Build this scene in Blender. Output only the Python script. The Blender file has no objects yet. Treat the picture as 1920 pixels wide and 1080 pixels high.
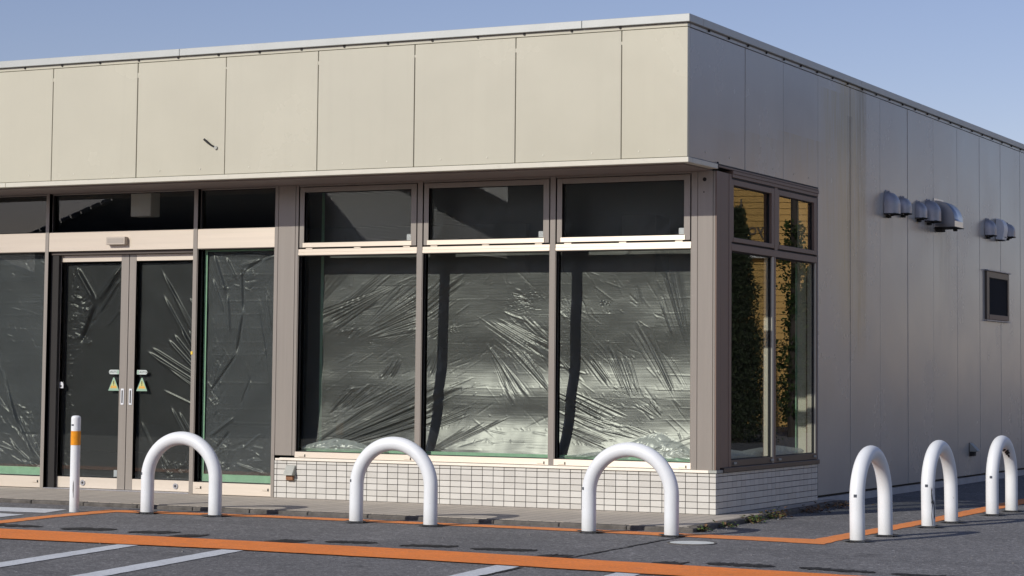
import bpy, bmesh, math, random
import numpy as np
from mathutils import Vector, Matrix

random.seed(7)
rng = np.random.default_rng(11)
SC = bpy.context.scene
COL = SC.collection
R = math.radians
PI = math.pi

# ------------------------------------------------------------------ objects
def tag(o, label=None, cat=None, group=None, kind=None):
    if label: o['label'] = label
    if cat: o['category'] = cat
    if group: o['group'] = group
    if kind: o['kind'] = kind
    return o

def empty(name, loc=(0, 0, 0), rz=0.0, parent=None):
    o = bpy.data.objects.new(name, None)
    o.location = loc
    o.rotation_euler = (0, 0, rz)
    o.empty_display_size = 0.2
    if parent: o.parent = parent
    COL.objects.link(o)
    return o

class MB:
    """collects shapes, then links them as one mesh object"""
    def __init__(self, frame=None):
        self.bm = bmesh.new()
        self.frame = frame            # maps (along, out, up) to world
        self.mi = 0
    def m(self, i):
        self.mi = i
        return self
    def _put(self, sub):
        if self.frame:
            for v in sub.verts:
                v.co = self.frame(v.co)
        for f in sub.faces:
            f.material_index = self.mi
        bmesh.ops.recalc_face_normals(sub, faces=sub.faces)
        me = bpy.data.meshes.new('tmp')
        sub.to_mesh(me)
        sub.free()
        self.bm.from_mesh(me)
        bpy.data.meshes.remove(me)
    def box(self, a0, a1, b0, b1, c0, c1, bev=0.0, seg=1):
        s = bmesh.new()
        bmesh.ops.create_cube(s, size=1.0)
        for v in s.verts:
            v.co = Vector(((a0 + a1) / 2 + v.co.x * (a1 - a0), (b0 + b1) / 2 + v.co.y * (b1 - b0), (c0 + c1) / 2 + v.co.z * (c1 - c0)))
        if bev > 0:
            bmesh.ops.bevel(s, geom=list(s.edges), offset=bev, segments=seg, affect='EDGES', profile=0.5)
        self._put(s)
        return self
    def prism(self, pts, axis, d0, d1, bev=0.0):
        """outline pts in the plane across 'axis' (0,1,2), pushed from d0 to d1"""
        s = bmesh.new()
        def mk(p, d):
            q = list(p)
            q.insert(axis, d)
            return s.verts.new(q)
        lo = [mk(p, d0) for p in pts]
        hi = [mk(p, d1) for p in pts]
        n = len(pts)
        s.faces.new(lo)
        s.faces.new(hi[::-1])
        for i in range(n):
            s.faces.new((lo[i], lo[(i + 1) % n], hi[(i + 1) % n], hi[i]))
        if bev > 0:
            bmesh.ops.bevel(s, geom=list(s.edges), offset=bev, segments=1, affect='EDGES')
        self._put(s)
        return self
    def tube(self, pts, r, n=24, smooth=True, cap=True, radii=None):
        s = bmesh.new()
        rings = []
        P = [Vector(p) for p in pts]
        up = Vector((0, 0, 1))
        side = None
        for i, p in enumerate(P):
            t = (P[min(i + 1, len(P) - 1)] - P[max(i - 1, 0)]).normalized()
            if side is None:
                a = Vector((0, 1, 0)) if abs(t.y) < 0.9 else Vector((1, 0, 0))
                side = (a - t * a.dot(t)).normalized()
            else:
                side = (side - t * side.dot(t)).normalized()
            w = t.cross(side)
            rr = radii[i] if radii else r
            rings.append([s.verts.new(p + (side * math.cos(2 * PI * k / n) + w * math.sin(2 * PI * k / n)) * rr) for k in range(n)])
        for i in range(len(rings) - 1):
            for k in range(n):
                f = s.faces.new((rings[i][k], rings[i][(k + 1) % n], rings[i + 1][(k + 1) % n], rings[i + 1][k]))
                f.smooth = smooth
        if cap:
            s.faces.new([s.verts.new(v.co) for v in rings[0]][::-1])
            s.faces.new([s.verts.new(v.co) for v in rings[-1]])
        self._put(s)
        return self
    def poly(self, pts):
        s = bmesh.new()
        s.faces.new([s.verts.new(p) for p in pts])
        self._put(s)
        return self
    def quads(self, verts, faces, smooth=False):
        s = bmesh.new()
        vs = [s.verts.new(v) for v in verts]
        for f in faces:
            q = s.faces.new([vs[i] for i in f])
            q.smooth = smooth
        self._put(s)
        return self
    def text(self, body, size, mat4, extrude=0.001, mirror=False):
        cu = bpy.data.curves.new('t', 'FONT')
        cu.body = body
        cu.size = size
        cu.extrude = extrude
        cu.align_x = 'CENTER'
        cu.align_y = 'CENTER'
        o = bpy.data.objects.new('t', cu)
        COL.objects.link(o)
        bpy.context.view_layer.update()
        dg = bpy.context.evaluated_depsgraph_get()
        me = bpy.data.meshes.new_from_object(o.evaluated_get(dg))
        me.transform(mat4)
        s = bmesh.new()
        s.from_mesh(me)
        bpy.data.objects.remove(o)
        bpy.data.curves.remove(cu)
        bpy.data.meshes.remove(me)
        for f in s.faces:
            f.material_index = self.mi
        me2 = bpy.data.meshes.new('tmp2')
        s.to_mesh(me2)
        s.free()
        self.bm.from_mesh(me2)
        bpy.data.meshes.remove(me2)
        return self
    def build(self, name, mats, parent=None, label=None):
        me = bpy.data.meshes.new(name)
        self.bm.to_mesh(me)
        self.bm.free()
        for m in (mats if isinstance(mats, (list, tuple)) else [mats]):
            me.materials.append(m)
        o = bpy.data.objects.new(name, me)
        COL.objects.link(o)
        if parent:
            o.parent = parent
        if label: o['label'] = label
        return o

def set_smooth(o):
    for p in o.data.polygons: p.use_smooth = True
    return o

# ------------------------------------------------------------------ materials
def newmat(name):
    m = bpy.data.materials.new(name)
    m.use_nodes = True
    nt = m.node_tree
    nt.nodes.clear()
    out = nt.nodes.new('ShaderNodeOutputMaterial')
    return m, nt, out

def N(nt, t, **kw):
    n = nt.nodes.new(t)
    for k, v in kw.items():
        if k in n.bl_rna.properties and k != 'inputs':
            setattr(n, k, v)
        else:
            key = k.replace('_', ' ')
            n.inputs[key].default_value = v
    return n

def L(nt, a, b):
    nt.links.new(a, b)

def rgba(c):
    return (c[0], c[1], c[2], 1.0)

def ramp(nt, fac, stops):
    r = nt.nodes.new('ShaderNodeValToRGB')
    el = r.color_ramp.elements
    while len(el) < len(stops): el.new(0.5)
    for e, (p, c) in zip(el, stops):
        e.position = p
        e.color = rgba(c) if len(c) == 3 else c
    L(nt, fac, r.inputs[0])
    return r

def noise(nt, vec, scale, detail=4, rough=0.55):
    n = nt.nodes.new('ShaderNodeTexNoise')
    n.inputs['Scale'].default_value = scale
    n.inputs['Detail'].default_value = detail
    n.inputs['Roughness'].default_value = rough
    if vec is not None: L(nt, vec, n.inputs['Vector'])
    return n

def mixc(nt, fac, a, b, mode='MIX'):
    n = nt.nodes.new('ShaderNodeMix')
    n.data_type = 'RGBA'
    n.blend_type = mode
    for k, v in ((0, fac), (6, a), (7, b)):
        if hasattr(v, 'links'): L(nt, v, n.inputs[k])
        elif k == 0: n.inputs[0].default_value = v
        else: n.inputs[k].default_value = rgba(v)
    return n.outputs[2]

def math_n(nt, op, a, b=None, clamp=False):
    n = nt.nodes.new('ShaderNodeMath')
    n.operation = op
    n.use_clamp = clamp
    for i, v in enumerate((a, b)):
        if v is None: continue
        if hasattr(v, 'links'): L(nt, v, n.inputs[i])
        else: n.inputs[i].default_value = v
    return n.outputs[0]

def objvec(nt, scale=None):
    t = nt.nodes.new('ShaderNodeTexCoord')
    if scale is None: return t.outputs['Object']
    mp = nt.nodes.new('ShaderNodeMapping')
    mp.inputs['Scale'].default_value = scale
    L(nt, t.outputs['Object'], mp.inputs[0])
    return mp.outputs[0]

def plain(name, col, rough=0.5, metal=0.0, spec=0.5, var=0.08, vscale=3.0, bump=0.0, bscale=60.0, stretch=(1, 1, 1), aniso=0.0, tangent=None, dirt=0.0):
    """one surface with gentle mottling, optional fine bump and grain"""
    m, nt, out = newmat(name)
    v = objvec(nt, stretch)
    n1 = noise(nt, v, vscale, 5, 0.6)
    lo = tuple(c * (1 - var) for c in col)
    hi = tuple(min(1, c * (1 + var)) for c in col)
    r = ramp(nt, n1.outputs[0], [(0.3, lo), (0.7, hi)])
    colsock = r.outputs[0]
    if dirt > 0:
        n2 = noise(nt, objvec(nt), 11.0, 8, 0.7)
        d = ramp(nt, n2.outputs[0], [(0.56, (0, 0, 0)), (0.75, (1, 1, 1))])
        f = math_n(nt, 'MULTIPLY', d.outputs[0], dirt)
        colsock = mixc(nt, f, colsock, tuple(c * 0.45 for c in col))
    b = N(nt, 'ShaderNodeBsdfPrincipled')
    L(nt, colsock, b.inputs['Base Color'])
    b.inputs['Roughness'].default_value = rough
    b.inputs['Metallic'].default_value = metal
    b.inputs['Specular IOR Level'].default_value = spec
    if aniso:
        b.inputs['Anisotropic'].default_value = aniso
        c = N(nt, 'ShaderNodeCombineXYZ')
        for i in range(3): c.inputs[i].default_value = tangent[i]
        L(nt, c.outputs[0], b.inputs['Tangent'])
    if bump > 0:
        n3 = noise(nt, v, bscale, 3, 0.6)
        bp = N(nt, 'ShaderNodeBump')
        bp.inputs['Strength'].default_value = bump
        bp.inputs['Distance'].default_value = 0.01
        L(nt, n3.outputs[0], bp.inputs['Height'])
        L(nt, bp.outputs[0], b.inputs['Normal'])
    L(nt, b.outputs[0], out.inputs[0])
    return m

M = {}

# ---- cladding: satin painted metal sheets, faint tone per sheet, rain streaks
def cladding(name, col, axis, first, pitch, stains_and_reflections=()):
    m, nt, out = newmat(name)
    t = nt.nodes.new('ShaderNodeTexCoord')
    sx = N(nt, 'ShaderNodeSeparateXYZ')
    L(nt, t.outputs['Object'], sx.inputs[0])
    a = sx.outputs[axis]
    k = math_n(nt, 'FLOOR', math_n(nt, 'DIVIDE', math_n(nt, 'SUBTRACT', a, first), pitch))
    wn = N(nt, 'ShaderNodeTexWhiteNoise', noise_dimensions='1D')
    L(nt, k, wn.inputs['W'])
    n1 = noise(nt, t.outputs['Object'], 0.9, 5, 0.6)
    lo = tuple(c * 0.955 for c in col)
    hi = tuple(c * 1.03 for c in col)
    c0 = ramp(nt, n1.outputs[0], [(0.3, lo), (0.7, hi)]).outputs[0]
    tint = ramp(nt, wn.outputs[0], [(0.0, (0.955, 0.96, 0.97)), (1.0, (1.0, 0.995, 0.98))]).outputs[0]
    c1 = mixc(nt, 1.0, c0, tint, 'MULTIPLY')
    # rain streaks: noise squeezed sideways
    mp = nt.nodes.new('ShaderNodeMapping')
    mp.inputs['Scale'].default_value = (9, 9, 0.35)
    L(nt, t.outputs['Object'], mp.inputs[0])
    st = noise(nt, mp.outputs[0], 1.0, 5, 0.6)
    sf = math_n(nt, 'MULTIPLY', ramp(nt, st.outputs[0], [(0.52, (0, 0, 0)), (0.8, (1, 1, 1))]).outputs[0], 0.13)
    c2 = mixc(nt, sf, c1, tuple(c * 0.72 for c in col))
    # specks of dirt
    vo = N(nt, 'ShaderNodeTexVoronoi')
    vo.inputs['Scale'].default_value = 2.6
    L(nt, t.outputs['Object'], vo.inputs['Vector'])
    sp = ramp(nt, vo.outputs['Distance'], [(0.0, (1, 1, 1)), (0.022, (1, 1, 1)), (0.03, (0, 0, 0))]).outputs[0]
    c3 = mixc(nt, math_n(nt, 'MULTIPLY', sp, 0.35), c2, tuple(c * 0.5 for c in col))
    # painted house reflection and real stains: (centre along, half width, top z, bottom z, strength, colour)
    cur = c3
    for (ca, hw, zt, zb, stg, scol) in stains_and_reflections:
        mp2 = nt.nodes.new('ShaderNodeMapping')
        mp2.inputs['Scale'].default_value = (1, 5.5, 0.45)
        L(nt, t.outputs['Object'], mp2.inputs[0])
        ns = noise(nt, mp2.outputs[0], 3.0, 4, 0.6)
        d = math_n(nt, 'DIVIDE', math_n(nt, 'ABSOLUTE', math_n(nt, 'SUBTRACT', a, ca)), hw)
        wx = math_n(nt, 'SUBTRACT', 1.0, d, True)
        mr = N(nt, 'ShaderNodeMapRange')
        L(nt, sx.outputs[2], mr.inputs[0])
        mr.inputs[1].default_value = zb
        mr.inputs[2].default_value = zt
        # run length varies with noise
        wz = math_n(nt, 'MULTIPLY', mr.outputs[0], math_n(nt, 'LESS_THAN', sx.outputs[2], zt + 0.02))
        f = math_n(nt, 'MULTIPLY', math_n(nt, 'MULTIPLY', math_n(nt, 'MULTIPLY', wx, 2.2, True), math_n(nt, 'POWER', wz, 0.7)), math_n(nt, 'MULTIPLY', ramp(nt, ns.outputs[0], [(0.3, (0.1, 0.1, 0.1)), (0.68, (1, 1, 1))]).outputs[0], stg * 0.95), True)
        cur = mixc(nt, f, cur, scol)
    b = N(nt, 'ShaderNodeBsdfPrincipled')
    L(nt, cur, b.inputs['Base Color'])
    rr = ramp(nt, n1.outputs[0], [(0.3, (0.20, 0.20, 0.20)), (0.7, (0.30, 0.30, 0.30))])
    L(nt, rr.outputs[0], b.inputs['Roughness'])
    b.inputs['Specular IOR Level'].default_value = 0.5
    n5 = noise(nt, t.outputs['Object'], 1.7, 3, 0.5)
    bp = N(nt, 'ShaderNodeBump')
    bp.inputs['Strength'].default_value = 0.06
    bp.inputs['Distance'].default_value = 0.03
    L(nt, n5.outputs[0], bp.inputs['Height'])
    L(nt, bp.outputs[0], b.inputs['Normal'])
    L(nt, b.outputs[0], out.inputs[0])
    return m

CLAD = (0.55, 0.53, 0.42)
M['clad_front'] = cladding('painted_sheet_front', CLAD, 0, -0.607, 1.0102)
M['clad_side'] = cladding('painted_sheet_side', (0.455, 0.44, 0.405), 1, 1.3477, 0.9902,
    stains_and_reflections=((4.35, 0.50, 4.16, 1.3, 1.5, (0.43, 0.35, 0.21)), (3.95, 0.6, 4.0, 2.0, 1.2, (0.41, 0.35, 0.23)), (4.68, 0.20, 4.16, 1.3, 1.4, (0.24, 0.20, 0.13)), (4.30, 0.10, 3.8, 1.6, 1.2, (0.24, 0.21, 0.15)),
           (2.9, 0.8, 3.45, 2.9, 0.8, (0.42, 0.37, 0.27)), (1.8, 0.6, 3.35, 2.9, 0.6, (0.42, 0.37, 0.27)), (0.9, 0.4, 3.3, 2.9, 0.5, (0.42, 0.38, 0.3)),  # tan smears: the yellow house's reflection painted into the upper sheets
            (7.75, 0.30, 2.86, 1.95, 0.75, (0.15, 0.14, 0.13)), (5.6, 0.2, 2.88, 2.5, 0.4, (0.2, 0.19, 0.17)), (6.95, 0.2, 2.88, 2.5, 0.4, (0.2, 0.19, 0.17)),
            (9.9, 0.7, 2.9, 2.3, 0.22, (0.3, 0.27, 0.22))))
M['coping'] = plain('coping_metal', (0.47, 0.49, 0.465), 0.45, 0.15, var=0.05, stretch=(1, 1, 1))
M['trim'] = plain('pale_trim', (0.62, 0.60, 0.50), 0.4, var=0.06, dirt=0.25)
M['joint'] = plain('dark_joint', (0.03, 0.028, 0.026), 0.8)
M['soffit'] = plain('soffit_board', (0.24, 0.20, 0.185), 0.6, var=0.05)
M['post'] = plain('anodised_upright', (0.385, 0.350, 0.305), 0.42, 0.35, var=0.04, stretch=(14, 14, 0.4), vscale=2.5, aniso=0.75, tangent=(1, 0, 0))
M['bar'] = plain('anodised_crossbar_lit', (0.70, 0.62, 0.51), 0.40, 0.35, var=0.04, stretch=(0.4, 14, 14), vscale=2.5, aniso=0.75, tangent=(0, 0, 1))  # same metal as the uprights, sun sheen put into a paler colour
M['post_shaded'] = plain('anodised_upright_shaded', (0.215, 0.150, 0.115), 0.5, 0.0, spec=0.3, var=0.04, stretch=(14, 14, 0.4), vscale=2.5)  # darker copy of the upright metal, shade of the side put into its colour
M['bronze'] = plain('dark_bronze', (0.10, 0.082, 0.07), 0.45, 0.4, var=0.06)
M['black'] = plain('black_gasket', (0.012, 0.012, 0.012), 0.7)
M['rubber'] = plain('shadow_gap', (0.02, 0.018, 0.017), 0.8)
M['pale_sash'] = plain('pale_inner_sash', (0.55, 0.51, 0.41), 0.5, var=0.05)
M['tile'] = None
M['grout'] = plain('dark_grout', (0.055, 0.047, 0.04), 0.9)
M['white_paint'] = None
M['orange_band'] = plain('reflective_orange', (0.78, 0.30, 0.01), 0.35, var=0.12, vscale=30)
M['label_dark'] = plain('printed_label', (0.06, 0.07, 0.09), 0.5)
M['scrape'] = plain('black_scrape', (0.03, 0.03, 0.03), 0.8, var=0.4, vscale=80)
M['base_dark'] = plain('bollard_foot_dark', (0.055, 0.053, 0.05), 0.9, var=0.3, vscale=25, bump=0.5, bscale=120)  # dark rough colour of the discs round the bollard legs
M['steel'] = plain('stainless_steel', (0.50, 0.50, 0.51), 0.30, 1.0, var=0.06, vscale=6)
M['steel_dull'] = plain('weathered_steel', (0.40, 0.40, 0.42), 0.45, 0.6, var=0.16, vscale=9)
M['white_plastic'] = plain('white_plastic', (0.72, 0.74, 0.76), 0.4, dirt=0.3)
M['grey_plastic'] = plain('grey_plastic', (0.36, 0.37, 0.33), 0.5, dirt=0.35)
M['rusty'] = plain('rusty_metal', (0.25, 0.12, 0.06), 0.8, var=0.35, vscale=30)
M['green_tape'] = plain('green_masking_tape', (0.25, 0.44, 0.28), 0.55, var=0.1, vscale=12)
M['yellow_spot'] = plain('yellow_sticker', (0.8, 0.55, 0.05), 0.5)
M['sticker_white'] = plain('sticker_white', (0.52, 0.57, 0.54), 0.45)
M['sticker_green'] = plain('sticker_green', (0.28, 0.43, 0.32), 0.45)
M['sticker_yellow'] = plain('sticker_yellow', (0.50, 0.50, 0.18), 0.45)
M['sticker_orange'] = plain('sticker_orange', (0.75, 0.30, 0.03), 0.45)
M['sticker_black'] = plain('sticker_black', (0.02, 0.03, 0.03), 0.45)
M['sticker_grey'] = plain('sticker_grey', (0.33, 0.36, 0.36), 0.5)
M['concrete'] = plain('foundation_concrete', (0.42, 0.42, 0.42), 0.85, var=0.12, vscale=5, bump=0.3, bscale=70)
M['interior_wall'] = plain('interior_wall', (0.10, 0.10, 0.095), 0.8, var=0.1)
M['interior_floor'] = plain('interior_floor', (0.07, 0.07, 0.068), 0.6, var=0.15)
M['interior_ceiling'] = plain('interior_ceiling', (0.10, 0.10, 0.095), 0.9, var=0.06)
M['interior_box'] = plain('indoor_unit_plastic', (0.62, 0.60, 0.52), 0.5)
M['roofing'] = plain('roof_sheet', (0.35, 0.36, 0.36), 0.5)
M['leaf_green'] = plain('weed_leaf', (0.07, 0.11, 0.025), 0.6, var=0.35, vscale=14)
M['leaf_dry'] = plain('dry_leaf', (0.15, 0.085, 0.04), 0.8, var=0.45, vscale=18)

def tile_mat():
    m, nt, out = newmat('glazed_tile')
    g = N(nt, 'ShaderNodeNewGeometry')
    c = ramp(nt, g.outputs['Random Per Island'], [(0, (0.56, 0.545, 0.495)), (1, (0.66, 0.645, 0.59))]).outputs[0]
    n2 = noise(nt, objvec(nt), 5, 6, 0.65)
    c = mixc(nt, math_n(nt, 'MULTIPLY', n2.outputs[0], 0.22), c, (0.42, 0.40, 0.35))
    b = N(nt, 'ShaderNodeBsdfPrincipled', Roughness=0.38)
    L(nt, c, b.inputs['Base Color'])
    n3 = noise(nt, objvec(nt, (1, 1, 6)), 50, 2, 0.5)
    bp = N(nt, 'ShaderNodeBump', Strength=0.25, Distance=0.006)
    L(nt, n3.outputs[0], bp.inputs['Height'])
    L(nt, bp.outputs[0], b.inputs['Normal'])
    L(nt, b.outputs[0], out.inputs[0])
    return m
M['tile'] = tile_mat()

def white_paint():
    m, nt, out = newmat('white_bollard_paint')
    v = objvec(nt)
    oi = N(nt, 'ShaderNodeObjectInfo')
    vv = N(nt, 'ShaderNodeVectorMath', operation='ADD')
    L(nt, v, vv.inputs[0])
    cb = N(nt, 'ShaderNodeCombineXYZ')
    L(nt, math_n(nt, 'MULTIPLY', oi.outputs['Random'], 37.0), cb.inputs[0])
    L(nt, cb.outputs[0], vv.inputs[1])
    n1 = noise(nt, vv.outputs[0], 3.0, 5, 0.6)
    c = ramp(nt, n1.outputs[0], [(0.3, (0.72, 0.745, 0.755)), (0.7, (0.79, 0.82, 0.83))]).outputs[0]
    # chips: small dark specks
    n2 = noise(nt, vv.outputs[0], 34.0, 3, 0.6)
    ch = ramp(nt, n2.outputs[0], [(0.735, (0, 0, 0)), (0.75, (1, 1, 1))]).outputs[0]
    c = mixc(nt, math_n(nt, 'MULTIPLY', ch, 0.7), c, (0.22, 0.2, 0.18))
    # splash dirt near the ground
    sx = N(nt, 'ShaderNodeSeparateXYZ')
    L(nt, v, sx.inputs[0])
    mr = N(nt, 'ShaderNodeMapRange')
    L(nt, sx.outputs[2], mr.inputs[0])
    mr.inputs[1].default_value = 0.16
    mr.inputs[2].default_value = 0.0
    n3 = noise(nt, vv.outputs[0], 20, 6, 0.7)
    f = math_n(nt, 'MULTIPLY', math_n(nt, 'MULTIPLY', mr.outputs[0], n3.outputs[0]), 0.75, True)
    c = mixc(nt, f, c, (0.42, 0.40, 0.35))
    b = N(nt, 'ShaderNodeBsdfPrincipled', Roughness=0.5)
    L(nt, c, b.inputs['Base Color'])
    bp = N(nt, 'ShaderNodeBump', Strength=0.08, Distance=0.01)
    L(nt, n1.outputs[0], bp.inputs['Height'])
    L(nt, bp.outputs[0], b.inputs['Normal'])
    L(nt, b.outputs[0], out.inputs[0])
    return m
M['white_paint'] = white_paint()

def asphalt(name, dark, light, patch=0.0):
    m, nt, out = newmat(name)
    v = objvec(nt)
    big = noise(nt, v, 0.45, 5, 0.6)
    c = ramp(nt, big.outputs[0], [(0.3, dark), (0.7, light)]).outputs[0]
    mid = noise(nt, v, 5.0, 5, 0.65)
    c = mixc(nt, math_n(nt, 'MULTIPLY', mid.outputs[0], 0.35), c, tuple(d * 0.72 for d in dark))
    # oil drips, tyre bands and faded areas
    st = noise(nt, objvec(nt, (0.25, 1.6, 1)), 1.1, 6, 0.65)
    c = mixc(nt, math_n(nt, 'MULTIPLY', ramp(nt, st.outputs[0], [(0.50, (0, 0, 0)), (0.72, (1, 1, 1))]).outputs[0], 0.5), c, tuple(d * 0.62 for d in dark))
    ol = noise(nt, v, 1.7, 3, 0.5)
    c = mixc(nt, math_n(nt, 'MULTIPLY', ramp(nt, ol.outputs[0], [(0.66, (0, 0, 0)), (0.74, (1, 1, 1))]).outputs[0], 0.55), c, tuple(d * 0.42 for d in dark))
    fd_ = noise(nt, v, 0.8, 6, 0.7)
    c = mixc(nt, math_n(nt, 'MULTIPLY', ramp(nt, fd_.outputs[0], [(0.5, (0, 0, 0)), (0.75, (1, 1, 1))]).outputs[0], 0.4), c, tuple(d * 1.35 for d in light))
    vo = N(nt, 'ShaderNodeTexVoronoi')
    vo.inputs['Scale'].default_value = 85.0
    L(nt, v, vo.inputs['Vector'])
    sp = N(nt, 'ShaderNodeSeparateColor')
    L(nt, vo.outputs['Color'], sp.inputs[0])
    agg = ramp(nt, sp.outputs[0], [(0.0, (0.60, 0.60, 0.61)), (0.55, (0.95, 0.95, 0.95)), (0.86, (1.2, 1.19, 1.17)), (1.0, (1.7, 1.68, 1.65))])
    c = mixc(nt, 1.0, c, agg.outputs[0], 'MULTIPLY')
    vo2 = N(nt, 'ShaderNodeTexVoronoi')
    vo2.inputs['Scale'].default_value = 34.0
    L(nt, v, vo2.inputs['Vector'])
    sp2 = N(nt, 'ShaderNodeSeparateColor')
    L(nt, vo2.outputs['Color'], sp2.inputs[0])
    a2 = ramp(nt, sp2.outputs[1], [(0.0, (0.78, 0.78, 0.78)), (0.6, (1, 1, 1)), (0.95, (1.12, 1.12, 1.12)), (1.0, (1.7, 1.7, 1.68))])
    c = mixc(nt, 0.8, c, a2.outputs[0], 'MULTIPLY')
    b = N(nt, 'ShaderNodeBsdfPrincipled', Roughness=0.82)
    b.inputs['Specular IOR Level'].default_value = 0.3
    L(nt, c, b.inputs['Base Color'])
    bp = N(nt, 'ShaderNodeBump', Strength=0.7, Distance=0.006)
    L(nt, vo.outputs['Distance'], bp.inputs['Height'])
    bp2 = N(nt, 'ShaderNodeBump', Strength=0.35, Distance=0.02)
    L(nt, mid.outputs[0], bp2.inputs['Height'])
    L(nt, bp.outputs[0], bp2.inputs['Normal'])
    L(nt, bp2.outputs[0], b.inputs['Normal'])
    L(nt, b.outputs[0], out.inputs[0])
    return m
M['asphalt'] = asphalt('worn_asphalt', (0.165, 0.164, 0.165), (0.213, 0.211, 0.211))
M['tar'] = asphalt('black_tar', (0.026, 0.025, 0.025), (0.04, 0.039, 0.038))

def marking(name, col, wear=0.5):
    """road paint: aggregate shows through where it is worn"""
    m, nt, out = newmat(name)
    v = objvec(nt)
    n1 = noise(nt, v, 2.2, 6, 0.65)
    c = ramp(nt, n1.outputs[0], [(0.3, tuple(x * 0.86 for x in col)), (0.7, col)]).outputs[0]
    vo = N(nt, 'ShaderNodeTexVoronoi')
    vo.inputs['Scale'].default_value = 70.0
    L(nt, v, vo.inputs['Vector'])
    sp = N(nt, 'ShaderNodeSeparateColor')
    L(nt, vo.outputs['Color'], sp.inputs[0])
    g = ramp(nt, sp.outputs[0], [(0, (0.86, 0.86, 0.86)), (1, (1.06, 1.06, 1.06))]).outputs[0]
    c = mixc(nt, 1.0, c, g, 'MULTIPLY')
    n2 = noise(nt, v, 16, 8, 0.75)
    n3 = noise(nt, objvec(nt, (0.6, 5, 1)), 2.0, 4, 0.6)
    w = math_n(nt, 'MULTIPLY', ramp(nt, n2.outputs[0], [(0.50, (0, 0, 0)), (0.72, (1, 1, 1))]).outputs[0], n3.outputs[0])
    c = mixc(nt, math_n(nt, 'MULTIPLY', w, wear, True), c, (0.17, 0.14, 0.13))
    b = N(nt, 'ShaderNodeBsdfPrincipled', Roughness=0.75)
    L(nt, c, b.inputs['Base Color'])
    bp = N(nt, 'ShaderNodeBump', Strength=0.5, Distance=0.005)
    L(nt, vo.outputs['Distance'], bp.inputs['Height'])
    L(nt, bp.outputs[0], b.inputs['Normal'])
    L(nt, b.outputs[0], out.inputs[0])
    return m
M['orange_line'] = marking('orange_road_paint', (0.95, 0.265, 0.045), 0.6)
M['orange_thin'] = marking('orange_road_paint_worn', (0.90, 0.30, 0.08), 0.9)
M['white_line'] = marking('white_road_paint', (0.70, 0.73, 0.75), 0.45)

def paver():
    m, nt, out = newmat('paving_planks')
    t = nt.nodes.new('ShaderNodeTexCoord')
    mp = nt.nodes.new('ShaderNodeMapping')
    mp.inputs['Rotation'].default_value = (0, 0, R(90))
    L(nt, t.outputs['Object'], mp.inputs[0])
    br = N(nt, 'ShaderNodeTexBrick')
    br.offset = 0.5
    br.inputs['Scale'].default_value = 1.0
    br.inputs['Brick Width'].default_value = 0.62
    br.inputs['Row Height'].default_value = 0.125
    br.inputs['Mortar Size'].default_value = 0.0045
    br.inputs['Mortar Smooth'].default_value = 0.2
    br.inputs['Color1'].default_value = rgba((0.53, 0.475, 0.395))
    br.inputs['Color2'].default_value = rgba((0.455, 0.405, 0.335))
    br.inputs['Mortar'].default_value = rgba((0.16, 0.145, 0.13))
    L(nt, mp.outputs[0], br.inputs['Vector'])
    n1 = noise(nt, t.outputs['Object'], 6, 7, 0.7)
    c = mixc(nt, math_n(nt, 'MULTIPLY', n1.outputs[0], 0.45), br.outputs[0], (0.27, 0.25, 0.225))
    n2 = noise(nt, t.outputs['Object'], 160, 2, 0.5)
    c = mixc(nt, 0.5, c, ramp(nt, n2.outputs[0], [(0.3, (0.72, 0.72, 0.72)), (0.7, (1.25, 1.25, 1.25))]).outputs[0], 'MULTIPLY')
    b = N(nt, 'ShaderNodeBsdfPrincipled', Roughness=0.8)
    L(nt, c, b.inputs['Base Color'])
    bp = N(nt, 'ShaderNodeBump', Strength=0.6, Distance=0.006)
    L(nt, br.outputs['Fac'], bp.inputs['Height'])
    bp.invert = True
    L(nt, bp.outputs[0], b.inputs['Normal'])
    L(nt, b.outputs[0], out.inputs[0])
    return m
M['paver'] = paver()
M['kerb'] = plain('mossy_kerb_concrete', (0.115, 0.105, 0.092), 0.9, var=0.35, vscale=9, bump=0.8, bscale=45, dirt=0.5)

def glass(name, tint=(0.95, 0.965, 0.955)):
    """window pane: mirror reflection on its outer faces, straight see-through otherwise"""
    m, nt, out = newmat(name)
    fr = N(nt, 'ShaderNodeFresnel', IOR=1.5)
    g = N(nt, 'ShaderNodeNewGeometry')
    two = math_n(nt, 'DIVIDE', math_n(nt, 'MULTIPLY', fr.outputs[0], 2.0), math_n(nt, 'ADD', fr.outputs[0], 1.0))
    f = math_n(nt, 'MULTIPLY', two, math_n(nt, 'SUBTRACT', 1.0, g.outputs['Backfacing']))
    tr = N(nt, 'ShaderNodeBsdfTransparent')
    tr.inputs[0].default_value = rgba(tint)
    gl = N(nt, 'ShaderNodeBsdfGlossy', Roughness=0.0)
    wv = noise(nt, objvec(nt), 0.8, 1, 0.4)
    bp = N(nt, 'ShaderNodeBump', Strength=0.008, Distance=0.03)
    L(nt, wv.outputs[0], bp.inputs['Height'])
    L(nt, bp.outputs[0], gl.inputs['Normal'])
    mx = N(nt, 'ShaderNodeMixShader')
    L(nt, f, mx.inputs[0])
    L(nt, tr.outputs[0], mx.inputs[1])
    L(nt, gl.outputs[0], mx.inputs[2])
    L(nt, mx.outputs[0], out.inputs[0])
    return m
M['glass'] = glass('window_glass')

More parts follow.
